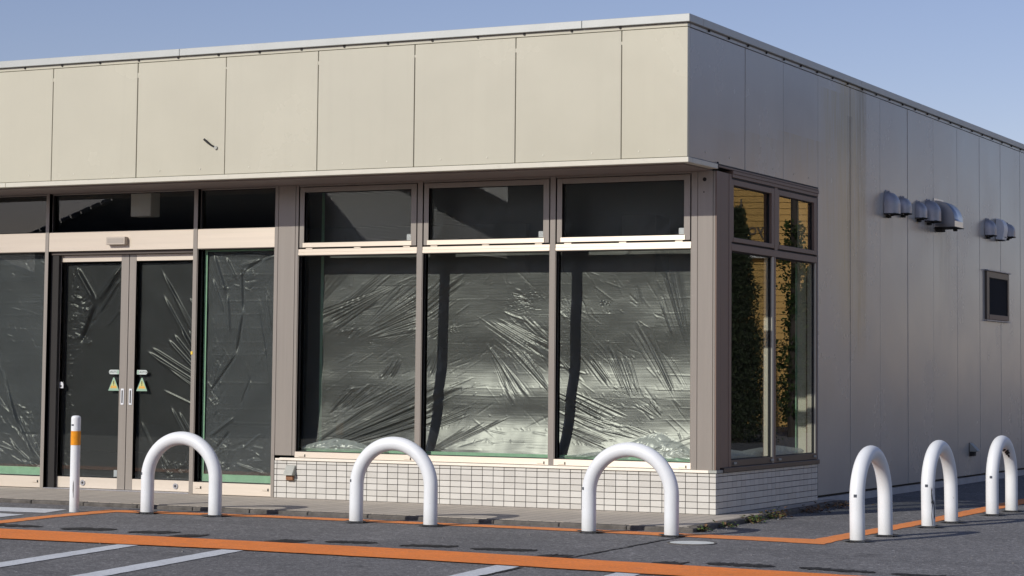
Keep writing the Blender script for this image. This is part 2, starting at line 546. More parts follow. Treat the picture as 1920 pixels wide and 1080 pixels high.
def film(name, solid, col, gloss, rough=0.36):
    """thin cloudy polythene: mostly see-through, faintly milky, shining on its folds"""
    m, nt, out = newmat(name)
    v = objvec(nt)
    n1 = noise(nt, v, 1.3, 5, 0.6)
    c = ramp(nt, n1.outputs[0], [(0.3, tuple(x * 0.8 for x in col)), (0.7, col)]).outputs[0]
    n2 = noise(nt, objvec(nt, (2.5, 1, 60)), 1.0, 3, 0.6)
    bp = N(nt, 'ShaderNodeBump', Strength=0.10, Distance=0.01)
    L(nt, n2.outputs[0], bp.inputs['Height'])
    d = N(nt, 'ShaderNodeBsdfDiffuse')
    tl = N(nt, 'ShaderNodeBsdfTranslucent')
    for q in (d, tl):
        L(nt, c, q.inputs[0])
        L(nt, bp.outputs[0], q.inputs['Normal'])
    m1 = N(nt, 'ShaderNodeMixShader', Fac=0.3)
    L(nt, d.outputs[0], m1.inputs[1])
    L(nt, tl.outputs[0], m1.inputs[2])
    tr = N(nt, 'ShaderNodeBsdfTransparent')
    m2 = N(nt, 'ShaderNodeMixShader')
    lw = N(nt, 'ShaderNodeLayerWeight', Blend=0.35)
    f = math_n(nt, 'ADD', math_n(nt, 'MULTIPLY', lw.outputs['Facing'], solid), solid, True)
    L(nt, f, m2.inputs[0])
    L(nt, tr.outputs[0], m2.inputs[1])
    L(nt, m1.outputs[0], m2.inputs[2])
    gl = N(nt, 'ShaderNodeBsdfGlossy', Roughness=rough)
    gl.inputs[0].default_value = (0.95, 0.97, 0.90, 1)
    L(nt, bp.outputs[0], gl.inputs['Normal'])
    m3 = N(nt, 'ShaderNodeMixShader', Fac=gloss)
    L(nt, m2.outputs[0], m3.inputs[1])
    L(nt, gl.outputs[0], m3.inputs[2])
    L(nt, m3.outputs[0], out.inputs[0])
    return m
M['film'] = film('cloudy_polythene', 0.165, (0.39, 0.40, 0.38), 0.068, 0.37)
M['film_clear'] = film('clear_polythene', 0.06, (0.5, 0.52, 0.53), 0.035, 0.36)
M['film_grey'] = film('grey_polythene', 0.30, (0.27, 0.29, 0.30), 0.03, 0.36)
M['film_heap'] = film('crumpled_polythene', 0.45, (0.62, 0.67, 0.63), 0.08, 0.36)

# ------------------------------------------------------------------ camera, sky, sun
cam = bpy.data.cameras.new('camera')
cam.lens = 77.94
cam.sensor_width = 36
cam.shift_y = -0.0648
cam.clip_end = 2000
co = bpy.data.objects.new('camera', cam)
co.location = (7.0454, -17.1324, 1.1857)
co.rotation_euler = (1.6394, -0.0095, 0.4685)
COL.objects.link(co)
SC.camera = co

SUN_EL = R(28.9)
SUN_AZ = R(22.5)           # west of the façade's own axis
to_sun = Vector((-math.sin(SUN_AZ) * math.cos(SUN_EL), -math.cos(SUN_AZ) * math.cos(SUN_EL), math.sin(SUN_EL)))
sl = bpy.data.lights.new('sun', 'SUN')
sl.energy = 3.6
sl.angle = R(0.5)
sl.color = (1.0, 0.95, 0.88)
so = bpy.data.objects.new('sun', sl)
so.location = to_sun * 60
so.rotation_euler = to_sun.to_track_quat('Z', 'Y').to_euler()
COL.objects.link(so)

W = bpy.data.worlds.new('World')
SC.world = W
W.use_nodes = True
wn = W.node_tree
wn.nodes.clear()
sky = wn.nodes.new('ShaderNodeTexSky')
sky.sky_type = 'NISHITA'
sky.sun_disc = False
sky.sun_elevation = SUN_EL
sky.sun_rotation = math.atan2(to_sun.x, to_sun.y)
sky.altitude = 200
sky.air_density = 1.0
sky.dust_density = 0.5
sky.ozone_density = 3.0
bg = wn.nodes.new('ShaderNodeBackground')
bg.inputs[1].default_value = 0.085
wo = wn.nodes.new('ShaderNodeOutputWorld')
tint = wn.nodes.new('ShaderNodeMix')
tint.data_type = 'RGBA'
tint.blend_type = 'MULTIPLY'
tint.inputs[0].default_value = 1.0
tint.inputs[7].default_value = (1.36, 1.11, 1.18, 1)      # the violet cast of the hazy autumn sky
wn.links.new(sky.outputs[0], tint.inputs[6])
wn.links.new(tint.outputs[2], bg.inputs[0])
wn.links.new(bg.outputs[0], wo.inputs[0])

SC.view_settings.view_transform = 'Standard'
SC.view_settings.look = 'None'
SC.view_settings.gamma = 1.0
SC.view_settings.exposure = 0.0
SC.cycles.transparent_max_bounces = 24
SC.cycles.max_bounces = 10

# ------------------------------------------------------------------ ground
G = -0.05                                  # level of the asphalt; the pavement is z = 0
def sheet(name, pts, z, mat, kind='structure', jag=0.0, seed=0, step=0.08):
    """a flat marking with slightly ragged edges"""
    rr = random.Random(seed)
    out = []
    n = len(pts)
    for i in range(n):
        a, b = Vector(pts[i]), Vector(pts[(i + 1) % n])
        d = b - a
        k = max(1, int(d.length / step)) if jag > 0 else 1
        for j in range(k):
            p = a + d * (j / k)
            if jag > 0:
                p = p + Vector((rr.uniform(-jag, jag), rr.uniform(-jag, jag)))
            out.append((p.x, p.y, z))
    o = MB().poly(out).build(name, mat)
    o['kind'] = kind
    return o

o = MB().poly([(-260, -260, G), (260, -260, G), (260, 260, G), (-260, 260, G)]).build('parking_lot', M['asphalt'])
tag(o, kind='structure')

# pavement in front and the narrow strip round the corner
pv = MB()
pvp = [(-20, -0.668), (0.30, -0.668), (0.27, 0.70), (0.17, 2.2), (0.10, 3.7), (-0.06, 3.7), (-0.06, 0.70), (-20, 0.70)]
pvz = [-0.014, -0.014, -0.004, -0.004, -0.004, 0, 0, 0]
pv.quads([(q[0], q[1], z) for q, z in zip(pvp, pvz)] + [(q[0], q[1], -0.09) for q in pvp],
         [(7, 0, 1, 6), (6, 1, 2), (6, 2, 3), (6, 3, 4, 5)] + [(i, i + 8, (i + 1) % 8 + 8, (i + 1) % 8) for i in range(8)])
tag(pv.build('pavement', M['paver']), kind='structure')
kb = MB()
x = -20.0
rk = random.Random(4)
while x < 0.28:
    w = 0.6 if x + 0.6 < 0.1 else 0.38 - x
    kb.box(x + 0.002, x + w - 0.002, -0.765 + rk.uniform(-0.003, 0.003), -0.670, -0.12, -0.014 - rk.uniform(0.001, 0.005), 0.012, 2)
    x += w
def kx(y): return 0.38 - 0.045 * (y + 0.77)
y = -0.664
while y < 3.6:
    h = min(0.6, 3.7 - y)
    s = [(kx(y) - 0.105, y + 0.004), (kx(y), y + 0.004), (kx(y + h), y + h - 0.004), (kx(y + h) - 0.105, y + h - 0.004)]
    kb.prism(s, 2, -0.12, -rk.uniform(0.003, 0.01), 0.01)
    y += h
tag(kb.build('kerb', M['kerb']), kind='structure')

Z1, Z2, Z3 = G + 0.004, G + 0.008, G + 0.012
sheet('orange_line', [(-12, -3.56), (-0.5, -3.50), (1.19, -3.64), (3.0, -3.80), (8.0, -4.25), (8.0, -4.97), (3.0, -4.49), (1.49, -4.37), (-0.1, -4.24), (-1.8, -4.20), (-3.58, -4.30), (-12, -4.35)], Z2, M['orange_line'], jag=0.006, seed=1)
sheet('orange_line', [(-5.05, -1.11), (-3.5, -0.95), (0.0, -0.935), (1.43, -0.93), (1.47, 1.67), (1.38, 5.36), (1.30, 16), (1.52, 16), (1.62, 4.4), (1.645, 1.1), (1.63, -0.69), (1.66, -1.38), (1.0, -1.29), (0.13, -1.23), (-0.82, -1.18), (-3.35, -1.18), (-4.80, -1.34), (-4.79, -2.2), (-4.67, -3.03), (-4.6, -3.5), (-4.86, -3.5), (-4.90, -2.76), (-4.99, -1.96)], Z1, M['orange_thin'], jag=0.008, seed=2)
for i, (a, b, c, d) in enumerate([((-2.60, -4.245), (-2.43, -4.235), (-2.00, -6.6), (-2.17, -6.65)), ((-1.735, -4.215), (-1.555, -4.215), (-1.12, -6.6), (-1.30, -6.65)),
                                  ((0.445, -4.292), (0.625, -4.31), (1.00, -7.2), (0.82, -7.25)), ((1.325, -4.362), (1.50, -4.378), (1.87, -7.2), (1.69, -7.25))]):
    sheet('white_line', [a, b, c, d], Z1, M['white_line'], jag=0.004, seed=10 + i)
sheet('white_line', [(-12, -1.34), (-6.07, -1.36), (-5.36, -1.30), (-5.22, -1.78), (-5.68, -1.83), (-12, -1.83)], Z1, M['white_line'], jag=0.005, seed=20)
sheet('white_line', [(-12, -2.06), (-5.49, -2.05), (-5.21, -2.07), (-5.17, -2.42), (-12, -2.45)], Z1, M['white_line'], jag=0.005, seed=21)
# old markings blacked out with tar
TAR = [((-5.0, -3.18), (-4.15, -3.14), 0.16), ((-3.93, -3.17), (-3.50, -3.09), 0.20), ((-3.30, -3.17), (-2.92, -3.08), 0.20),
       ((-2.78, -3.31), (-2.56, -3.30), 0.28), ((-1.90, -3.36), (-1.64, -3.33), 0.28), ((-1.53, -3.17), (-1.14, -3.10), 0.17), ((-0.90, -3.17), (-0.49, -3.08), 0.16),
       ((-0.33, -3.16), (0.15, -3.09), 0.16), ((0.33, -3.50), (0.56, -3.47), 0.30), ((1.22, -3.58), (1.44, -3.56), 0.26), ((1.54, -3.37), (2.02, -3.40), 0.16), ((2.17, -3.36), (2.72, -3.46), 0.13), ((2.82, -3.48), (3.3, -3.5), 0.12),
       ((0.02, -2.0), (0.0, -2.0), 0.0)]
for i, (a, b, w) in enumerate(TAR):
    if w == 0: continue
    rr = random.Random(50 + i)
    n = 26
    top, bot = [], []
    for k in range(n + 1):
        t = k / n
        px = a[0] + (b[0] - a[0]) * t
        py = a[1] + (b[1] - a[1]) * t
        env = min(1.0, 0.25 + 6 * min(t, 1 - t))
        top.append((px + rr.uniform(-.01, .01), py + w * env * (0.58 + rr.uniform(-0.28, 0.26))))
        bot.append((px + rr.uniform(-.01, .01), py - w * env * (0.58 + rr.uniform(-0.28, 0.26))))
    sheet('tar_patch', top + bot[::-1], Z1, M['tar'])
# saw cut in the asphalt running out to the lane
rr = random.Random(5)
L1 = [(0.60, -3.55), (0.575, -3.1), (0.55, -2.5), (0.50, -1.7), (0.50, -1.24)]
pl, pr = [], []
for i in range(len(L1) - 1):
    for k in range(14):
        t = k / 14
        px = L1[i][0] + (L1[i + 1][0] - L1[i][0]) * t + rr.uniform(-.006, .006)
        py = L1[i][1] + (L1[i + 1][1] - L1[i][1]) * t
        w = 0.011 + rr.uniform(-0.004, 0.005)
        pl.append((px - w, py)); pr.append((px + w, py))
sheet('asphalt_crack', pl + pr[::-1], Z1, M['tar'])
rr = random.Random(6)
L1 = [(0.66, -4.36), (0.70, -4.8), (0.78, -5.6), (0.98, -7.0)]
pl, pr = [], []
for i in range(len(L1) - 1):
    for k in range(14):
        t = k / 14
        px = L1[i][0] + (L1[i + 1][0] - L1[i][0]) * t + rr.uniform(-.008, .008)
        py = L1[i][1] + (L1[i + 1][1] - L1[i][1]) * t
        w = 0.014 + rr.uniform(-0.006, 0.008)
        pl.append((px - w, py)); pr.append((px + w, py))
sheet('asphalt_crack', pl + pr[::-1], Z1, M['tar'])

# small pale cover set in the asphalt
dc = empty('drain_cover', (0.79, -1.80, G))
tag(dc, 'small round pale cover set flush in the asphalt near the orange corner', 'drain cover')
n = 40
MB().prism([(0.165 * math.cos(2 * PI * k / n) , 0.165 * math.sin(2 * PI * k / n)) for k in range(n)], 2, -0.01, 0.006, 0.002).build('lid', plain('worn_white_lid', (0.64, 0.67, 0.64), 0.7, var=0.2, vscale=22, dirt=0.7), dc)
ring = MB()
for k in range(n):
    a0, a1 = 2 * PI * k / n, 2 * PI * (k + 1) / n
    ring.prism([(0.168 * math.cos(a0), 0.168 * math.sin(a0)), (0.182 * math.cos(a0), 0.182 * math.sin(a0)), (0.182 * math.cos(a1), 0.182 * math.sin(a1)), (0.168 * math.cos(a1), 0.168 * math.sin(a1))], 2, -0.01, 0.0065)
ring.build('rim', M['kerb'], dc)

# ------------------------------------------------------------------ the shop
D = 0.667                                   # the shopfront stands this far behind the fascia
B = empty('shop_building')
tag(B, 'single-storey vacant shop with beige metal cladding, bronze shopfront and tiled plinth', 'shop')
FR = lambda v: Vector((v.x, D - v.y, v.z))   # (along x, outwards, up)
SD = lambda v: Vector((v.y, v.x, v.z))       # (along y, outwards, up)
XL, YE = -16.0, 17.0

# fascia: sheets with open joints
fa = MB()
j = 0.004
xs = [0.0] + [-(0.6069 + 1.0102 * k) for k in range(16)]
for i in range(len(xs) - 1):
    dy = rng.uniform(-0.0015, 0.0015)
    fa.m(0).box(xs[i + 1] + j, xs[i] - (j if i else 0.0), 0.0 + dy, 0.05, 3.0165, 4.112, 0.003)
fa.m(1).box(XL + 0.3, -0.012, 0.02, 0.055, 3.0, 4.14)
# upstand strip under the coping with its screws
fa.m(0).box(XL + 0.3, -0.001, -0.003, 0.05, 4.1165, 4.147, 0.002)
for k in range(34):
    xx = -0.62 - 0.457 * k
    fa.m(1).tube([(xx, 0.0, 4.139), (xx, -0.012, 4.139)], 0.011, 10)
for i in range(len(xs) - 1):
    for fx in (0.27, 0.73):
        xx = xs[i] + (xs[i + 1] - xs[i]) * fx
        fa.m(2).tube([(xx, 0.01, 3.075), (xx, -0.0035, 3.075)], 0.007, 8)
# gaps in the joint sealant near the top
for xx in xs[1:]:
    fa.m(0).box(xx - 0.006, xx + 0.006, 0.002, 0.01, 3.985 + rng.uniform(-.02, .02), 4.02)
fa.build('fascia', [M['clad_front'], M['joint'], M['trim']], B)
# small torn slot with a bit of wire left where the sign hung
w = MB()
w.m(0).tube([(-4.75, 0.0, 3.272), (-4.785, -0.012, 3.288), (-4.82, -0.02, 3.312), (-4.867, -0.022, 3.350)], 0.009, 8, radii=[0.007, 0.008, 0.010, 0.011])
w.m(1).tube([(-4.745, 0.005, 3.267), (-4.745, -0.012, 3.267)], 0.017, 12)
w.build('cut_cable', [M['black'], M['grey_plastic']], B)

# side cladding
sc = MB(SD)
ys = [1.3477 + 0.9902 * k for k in range(16)]
edges = [0.0] + ys
for i in range(len(edges) - 1):
    y0, y1 = edges[i], edges[i + 1]
    dx = rng.uniform(-0.0015, 0.0015)
    upper = y1 < 3.4
    z0 = 3.0165 if upper else 0.046
    if upper:
        if i == 0:
            sc.m(0).box(0.0515, y1 - 0.004, -0.05, 0.0 + dx, z0, 4.112, 0.003)
        else:
            sc.m(0).box(y0 + 0.004, y1 - 0.004, -0.05, 0.0 + dx, z0, 4.112, 0.003)
    else:
        sc.m(0).box(y0 + 0.0025, y1 - 0.047, -0.05, 0.0 + dx, z0, 4.112, 0.002)
        sc.m(0).box(y1 - 0.0455, y1 - 0.0025, -0.05, -0.0015 + dx, z0, 4.112, 0.0015)
sc.m(1).box(0.06, 3.322, -0.10, -0.052, 3.0, 4.14)
sc.m(1).box(3.322, ys[-1], -0.10, -0.052, 0.02, 4.14)
sc.m(0).box(0.052, ys[-1], -0.05, 0.0025, 4.1165, 4.147, 0.002)
for k in range(34):
    yy = 0.46 + 0.47 * k
    sc.m(1).tube([(yy, 0.0, 4.139), (yy, 0.014, 4.139)], 0.011, 10)
for i in range(3):
    for fx in (0.3, 0.72):
        yy = edges[i] + (edges[i + 1] - edges[i]) * fx
        sc.m(2).tube([(yy, -0.01, 3.09), (yy, 0.0035, 3.09)], 0.007, 8)
sc.build('side_wall', [M['clad_side'], M['joint'], M['trim']], B)
# coping
cp = MB()
for (a0, a1) in ((XL, -8.2), (-8.2, -5.16), (-5.16, -0.97), (-0.97, 0.03)):
    cp.box(a0 + 0.0015, a1 - 0.0015, -0.032, 0.28, 4.151, 4.2192, 0.004)
for (a0, a1) in ((0.28, 4.6), (4.6, 8.3), (8.3, 12.0), (12.0, ys[-1] + 0.03)):
    cp.box(-0.28, 0.03, a0 + 0.0015, a1 - 0.0015, 4.151, 4.2192, 0.004)
cp.build('coping', M['coping'], B)
# drip trim under the fascia, turned round the corner
tr = MB()
tr.m(0).box(XL + 0.3, -7.22, -0.012, 0.08, 2.9683, 3.012, 0.003)
tr.m(0).box(-7.217, 0.014, -0.012, 0.08, 2.9683, 3.012, 0.003)
tr.m(0).box(-0.06, 0.014, 0.081, D, 2.9683, 3.012, 0.003)
tr.m(1).box(-0.05, 0.006, 0.10, D, 3.013, 3.0155)
tr.m(1).box(0.004, 0.016, D - 0.006, D + 0.006, 2.97, 3.03)
tr.build('drip_trim', [M['trim'], M['joint']], B)
so_ = MB()
sxs = [-15.7, -13.2, -10.8, -8.4, -6.0, -4.02, -1.8, -0.062]
for i in range(len(sxs) - 1):
    so_.box(sxs[i] + 0.002, sxs[i + 1] - 0.002, 0.082, 0.72, 2.955, 2.967)
so_.box(-15.7, -0.062, 0.09, 0.73, 2.968, 2.98)
so_.build('soffit', M['soffit'], B)
rf = MB().box(XL + 0.3, -0.06, 0.06, YE - 0.8, 3.95, 4.05)
rf.build('roof', M['roofing'], B)

# plinth
pt = MB()
pt.m(1).frame = FR
pt.box(-4.475, -0.006, -0.09, -0.006, 0.0, 0.352)
pt.frame = SD
pt.box(D + 0.091, 3.314, -0.09, -0.006, 0.0, 0.352)
rows = [0.0, 0.049, 0.104, 0.161, 0.215, 0.270, 0.322, 0.352]
pt.m(0).frame = FR
cols = [0.0, -0.0605] + [-(0.0605 + 0.1096 * k) for k in range(1, 41)] + [-4.475]
for i in range(len(cols) - 1):
    if cols[i] - cols[i + 1] < 0.02: continue
    for k in range(7):
        g = 0.0027
        e = rng.uniform(-0.0008, 0.0006)
        pt.box(cols[i + 1] + (0.003 if i == 0 else g), cols[i] - (0 if i == 0 else g), -0.01, 0.0 + e, rows[k] + g, rows[k + 1] - g, 0.0012)
pt.frame = SD
cols = [D + 0.0101, D + 0.0601] + [D + 0.06 + 0.1096 * k for k in range(1, 24)] + [3.314]
for i in range(len(cols) - 1):
    for k in range(7):
        e = rng.uniform(-0.0008, 0.0006)
        pt.box(cols[i] + 0.0027, cols[i + 1] - 0.0027, -0.01, 0.0 + e, rows[k] + 0.0027, rows[k + 1] - 0.0027, 0.0012)
pt.build('tiled_plinth', [M['tile'], M['grout']], B)
# sill
sl_ = MB(FR)
sl_.box(-4.41, -0.062, -0.14, 0.014, 0.3535, 0.3785, 0.002)
sl_.m(1).box(-0.0605, 0.012, -0.14, 0.013, 0.3535, 0.3785, 0.002)
sl_.m(0).box(-4.464, -4.412, -0.05, 0.005, 0.3535, 0.372, 0.002)
sl_.build('window_sill', [plain('aluminium_sill', (0.80, 0.74, 0.63), 0.42, 0.15, var=0.07, vscale=7, dirt=0.15, aniso=0.6, tangent=(0, 0, 1)), M['grey_plastic']], B)
sb = MB(SD)
sb.box(D + 0.141, 3.318, -0.14, 0.022, 0.3535, 0.395, 0.003)
sb.build('side_sill', M['bronze'], B)

# uprights
def upright(name, frame, a0, a1, z0, z1, ridges, mat, depth=0.13):
    m = MB(frame)
    e = [a0] + ridges + [a1]
    for i in range(len(e) - 1):
        m.box(e[i] + (0.0006 if i else 0), e[i + 1] - 0.0006, -depth, 0.0 - (0.003 if i % 2 else 0.0), z0, z1, 0.0015)
    return m.build(name, mat, B)
upright('wide_post', FR, -4.512, -4.247, 0.399, 2.954, [-4.475, -4.470, -4.283, -4.278], M['post'])
upright('wide_post', FR, -4.512, -4.477, 0.0, 0.398, [], M['post'])
upright('corner_post', FR, -0.235, -0.0125, 0.379, 2.954, [-0.178, -0.173, -0.034, -0.029], M['post'], 0.10)
# its side face, set against the front part
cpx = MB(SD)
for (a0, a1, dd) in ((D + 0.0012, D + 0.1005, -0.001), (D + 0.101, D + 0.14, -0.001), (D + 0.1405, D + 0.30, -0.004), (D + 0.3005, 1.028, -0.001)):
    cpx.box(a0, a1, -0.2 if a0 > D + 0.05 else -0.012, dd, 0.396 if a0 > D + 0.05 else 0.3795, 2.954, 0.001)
cpx.build('corner_post_side', M['post_shaded'], B)
for a0, a1, z0, z1, mt in ((-2.955, -2.901, 0.380, 2.954, 'post'), (-1.595, -1.541, 0.380, 2.954, 'post'), (-7.255, -7.213, 0.0, 2.954, 'post'), (-5.450, -5.403, 0.0, 2.954, 'post'), (-8.25, -8.205, 0.0, 2.954, 'post')):
    upright('mullion', FR, a0, a1, z0, z1, [], M[mt], 0.12)
for a0, a1 in ((-8.204, -7.256), (-7.212, -5.451), (-5.402, -4.513)):
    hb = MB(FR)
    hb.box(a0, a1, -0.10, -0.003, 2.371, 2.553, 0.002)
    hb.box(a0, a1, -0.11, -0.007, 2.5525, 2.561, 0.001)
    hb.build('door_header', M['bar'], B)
# wall to the left of the frame
wl = MB(FR)
for k in range(7):
    wl.m(0).box(-8.252 - 1.01 * (k + 1) + 0.004, -8.252 - 1.01 * k, -0.10, 0.0, 0.0, 2.954, 0.003)
wl.build('front_wall', M['clad_front'], B)

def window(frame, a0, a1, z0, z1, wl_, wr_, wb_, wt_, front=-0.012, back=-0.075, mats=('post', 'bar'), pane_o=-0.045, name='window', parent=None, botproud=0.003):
    """rectangular frame of two stiles and two rails round one pane"""
    m = MB(frame)
    m.m(0).box(a0, a0 + wl_, back, front, z0, z1, 0.0015)
    m.m(0).box(a1 - wr_, a1, back, front, z0, z1, 0.0015)
    if wb_: m.m(1).box(a0 + wl_ - 0.012, a1 - wr_ + 0.012, back + 0.002, front + botproud, z0 + 0.001, z0 + wb_, 0.0015)
    if wt_: m.m(2).box(a0 + wl_ + 0.0006, a1 - wr_ - 0.0006, back + 0.002, front, z1 - wt_, z1 - 0.001, 0.0015)
    # gasket round the pane
    g = 0.007
    zb = z0 + wb_
    zt = z1 - wt_
    m.m(3).box(a0 + wl_, a0 + wl_ + g, pane_o - 0.012, pane_o + 0.012, zb, zt)
    m.m(3).box(a1 - wr_ - g, a1 - wr_, pane_o - 0.012, pane_o + 0.012, zb, zt)
    m.m(3).box(a0 + wl_ + g, a1 - wr_ - g, pane_o - 0.012, pane_o + 0.012, zb, zb + g)
    m.m(3).box(a0 + wl_ + g, a1 - wr_ - g, pane_o - 0.012, pane_o + 0.012, zt - g, zt)
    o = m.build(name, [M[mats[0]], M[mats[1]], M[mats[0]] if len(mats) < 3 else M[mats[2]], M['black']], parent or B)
    p = MB(frame).box(a0 + wl_ + 0.002, a1 - wr_ - 0.002, pane_o - 0.003, pane_o + 0.003, zb + 0.002, zt - 0.002)
    p.build('pane', M['glass'], o)
    return o

# large fixed lights of the front
bays = [(-4.246, -2.956), (-2.900, -1.596), (-1.540, -0.236)]
for i, (a0, a1) in enumerate(bays):
    o = window(FR, a0, a1, 0.381, 2.286, 0.006, 0.006, 0.056, 0.002, front=-0.004, back=-0.10)
    for xx in ((a0 + 0.075, a1 - 0.075) if i != 1 else (a1 - 0.075,)):
        t = MB(FR)
        t.m(0).box(xx - 0.035, xx + 0.032, -0.004, 0.004, 0.392, 0.408, 0.002)
        t.m(1).box(xx + 0.0315, xx + 0.038, -0.004, 0.005, 0.39, 0.414)
        t.build('drain_flap', [M['bar'], M['joint']], o)
    # hopper light above
    h = window(FR, a0 + 0.012, a1 - 0.010, 2.360, 2.932, 0.050, 0.058, 0.044, 0.046, front=0.0, back=-0.07, botproud=0.006)
    s = MB(FR)
    xx = a1 - 0.105
    s.m(0).box(xx - 0.027, xx + 0.027, -0.0405, -0.0395, 2.412, 2.468)
    Mx = Matrix(((1, 0, 0, xx), (0, 0, -1, D + 0.0393 - 0.001 + 0.0005), (0, 1, 0, 2.447), (0, 0, 0, 1)))
    if i < 2:
        s.m(1).text('UV', 0.034, Mx, 0.0004)
        s.m(1).box(xx - 0.02, xx + 0.02, -0.0395, -0.0390, 2.420, 2.423)
    else:
        for q in range(4):
            s.m(1).box(xx - 0.018, xx + 0.018, -0.0395, -0.0390, 2.420 + 0.012 * q, 2.424 + 0.012 * q)
    s.build('sticker', [M['sticker_grey'], M['sticker_white']], h)
    # dark rebate between hopper and transom, with three little stays
    MB(FR).box(a0 + 0.001, a1 - 0.001, -0.09, -0.02, 2.3465, 2.3595).build('rebate', M['black'], h)
    for f in (0.09, 0.5, 0.91):
        xx = a0 + (a1 - a0) * f
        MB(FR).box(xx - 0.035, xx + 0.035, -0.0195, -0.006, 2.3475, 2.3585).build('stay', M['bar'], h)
for a0, a1 in bays:
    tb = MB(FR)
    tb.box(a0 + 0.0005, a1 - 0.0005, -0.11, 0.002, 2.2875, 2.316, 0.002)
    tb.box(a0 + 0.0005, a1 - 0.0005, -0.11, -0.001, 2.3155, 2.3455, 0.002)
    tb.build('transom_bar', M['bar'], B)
    MB(FR).box(a0 + 0.0005, a1 - 0.0005, -0.11, -0.004, 2.9375, 2.954).build('head_bar', M['post'], B)
# lights over and beside the door
for a0, a1 in ((-8.204, -7.256), (-7.212, -5.451), (-5.402, -4.513)):
    window(FR, a0, a1, 2.5615, 2.954, 0.004, 0.004, 0.004, 0.012, front=-0.05, back=-0.10, pane_o=-0.075)
for a0, a1 in ((-8.204, -7.256), (-5.402, -4.513)):
    o = window(FR, a0, a1, 0.004, 2.370, 0.006, 0.006, 0.114, 0.004, front=-0.006, back=-0.10, pane_o=-0.075)
    for xx in (a0 + 0.06, a1 - 0.06):
        t = MB(FR)
        t.m(0).box(xx - 0.032, xx + 0.03, -0.004, 0.005, 0.058, 0.074, 0.002)
        t.m(1).box(xx + 0.0295, xx + 0.036, -0.004, 0.006, 0.056, 0.08)
        t.build('drain_flap', [M['bar'], M['joint']], o)
ms = MB(FR)
ms.m(0).box(-6.462, -6.232, -0.003, 0.052, 2.424, 2.503, 0.006, 2)
ms.m(1).box(-6.445, -6.25, 0.052, 0.0535, 2.44, 2.487)
ms.build('door_sensor', [plain('sensor_case', (0.50, 0.44, 0.37), 0.45, var=0.04), plain('sensor_lens', (0.42, 0.38, 0.33), 0.25)], B)
# rail box above the leaves and side jamb
MB(FR).box(-7.212, -5.451, -0.16, -0.04, 2.337, 2.370).build('door_track', M['bronze'], B)
MB(FR).box(-7.212, -7.118, -0.20, -0.05, 0.0, 2.336).build('door_jamb', M['rubber'], B)
th = MB(FR).box(-7.212, -5.451, -0.18, 0.0, 0.0005, 0.009, 0.002)
th.build('door_threshold', M['steel_dull'], B)

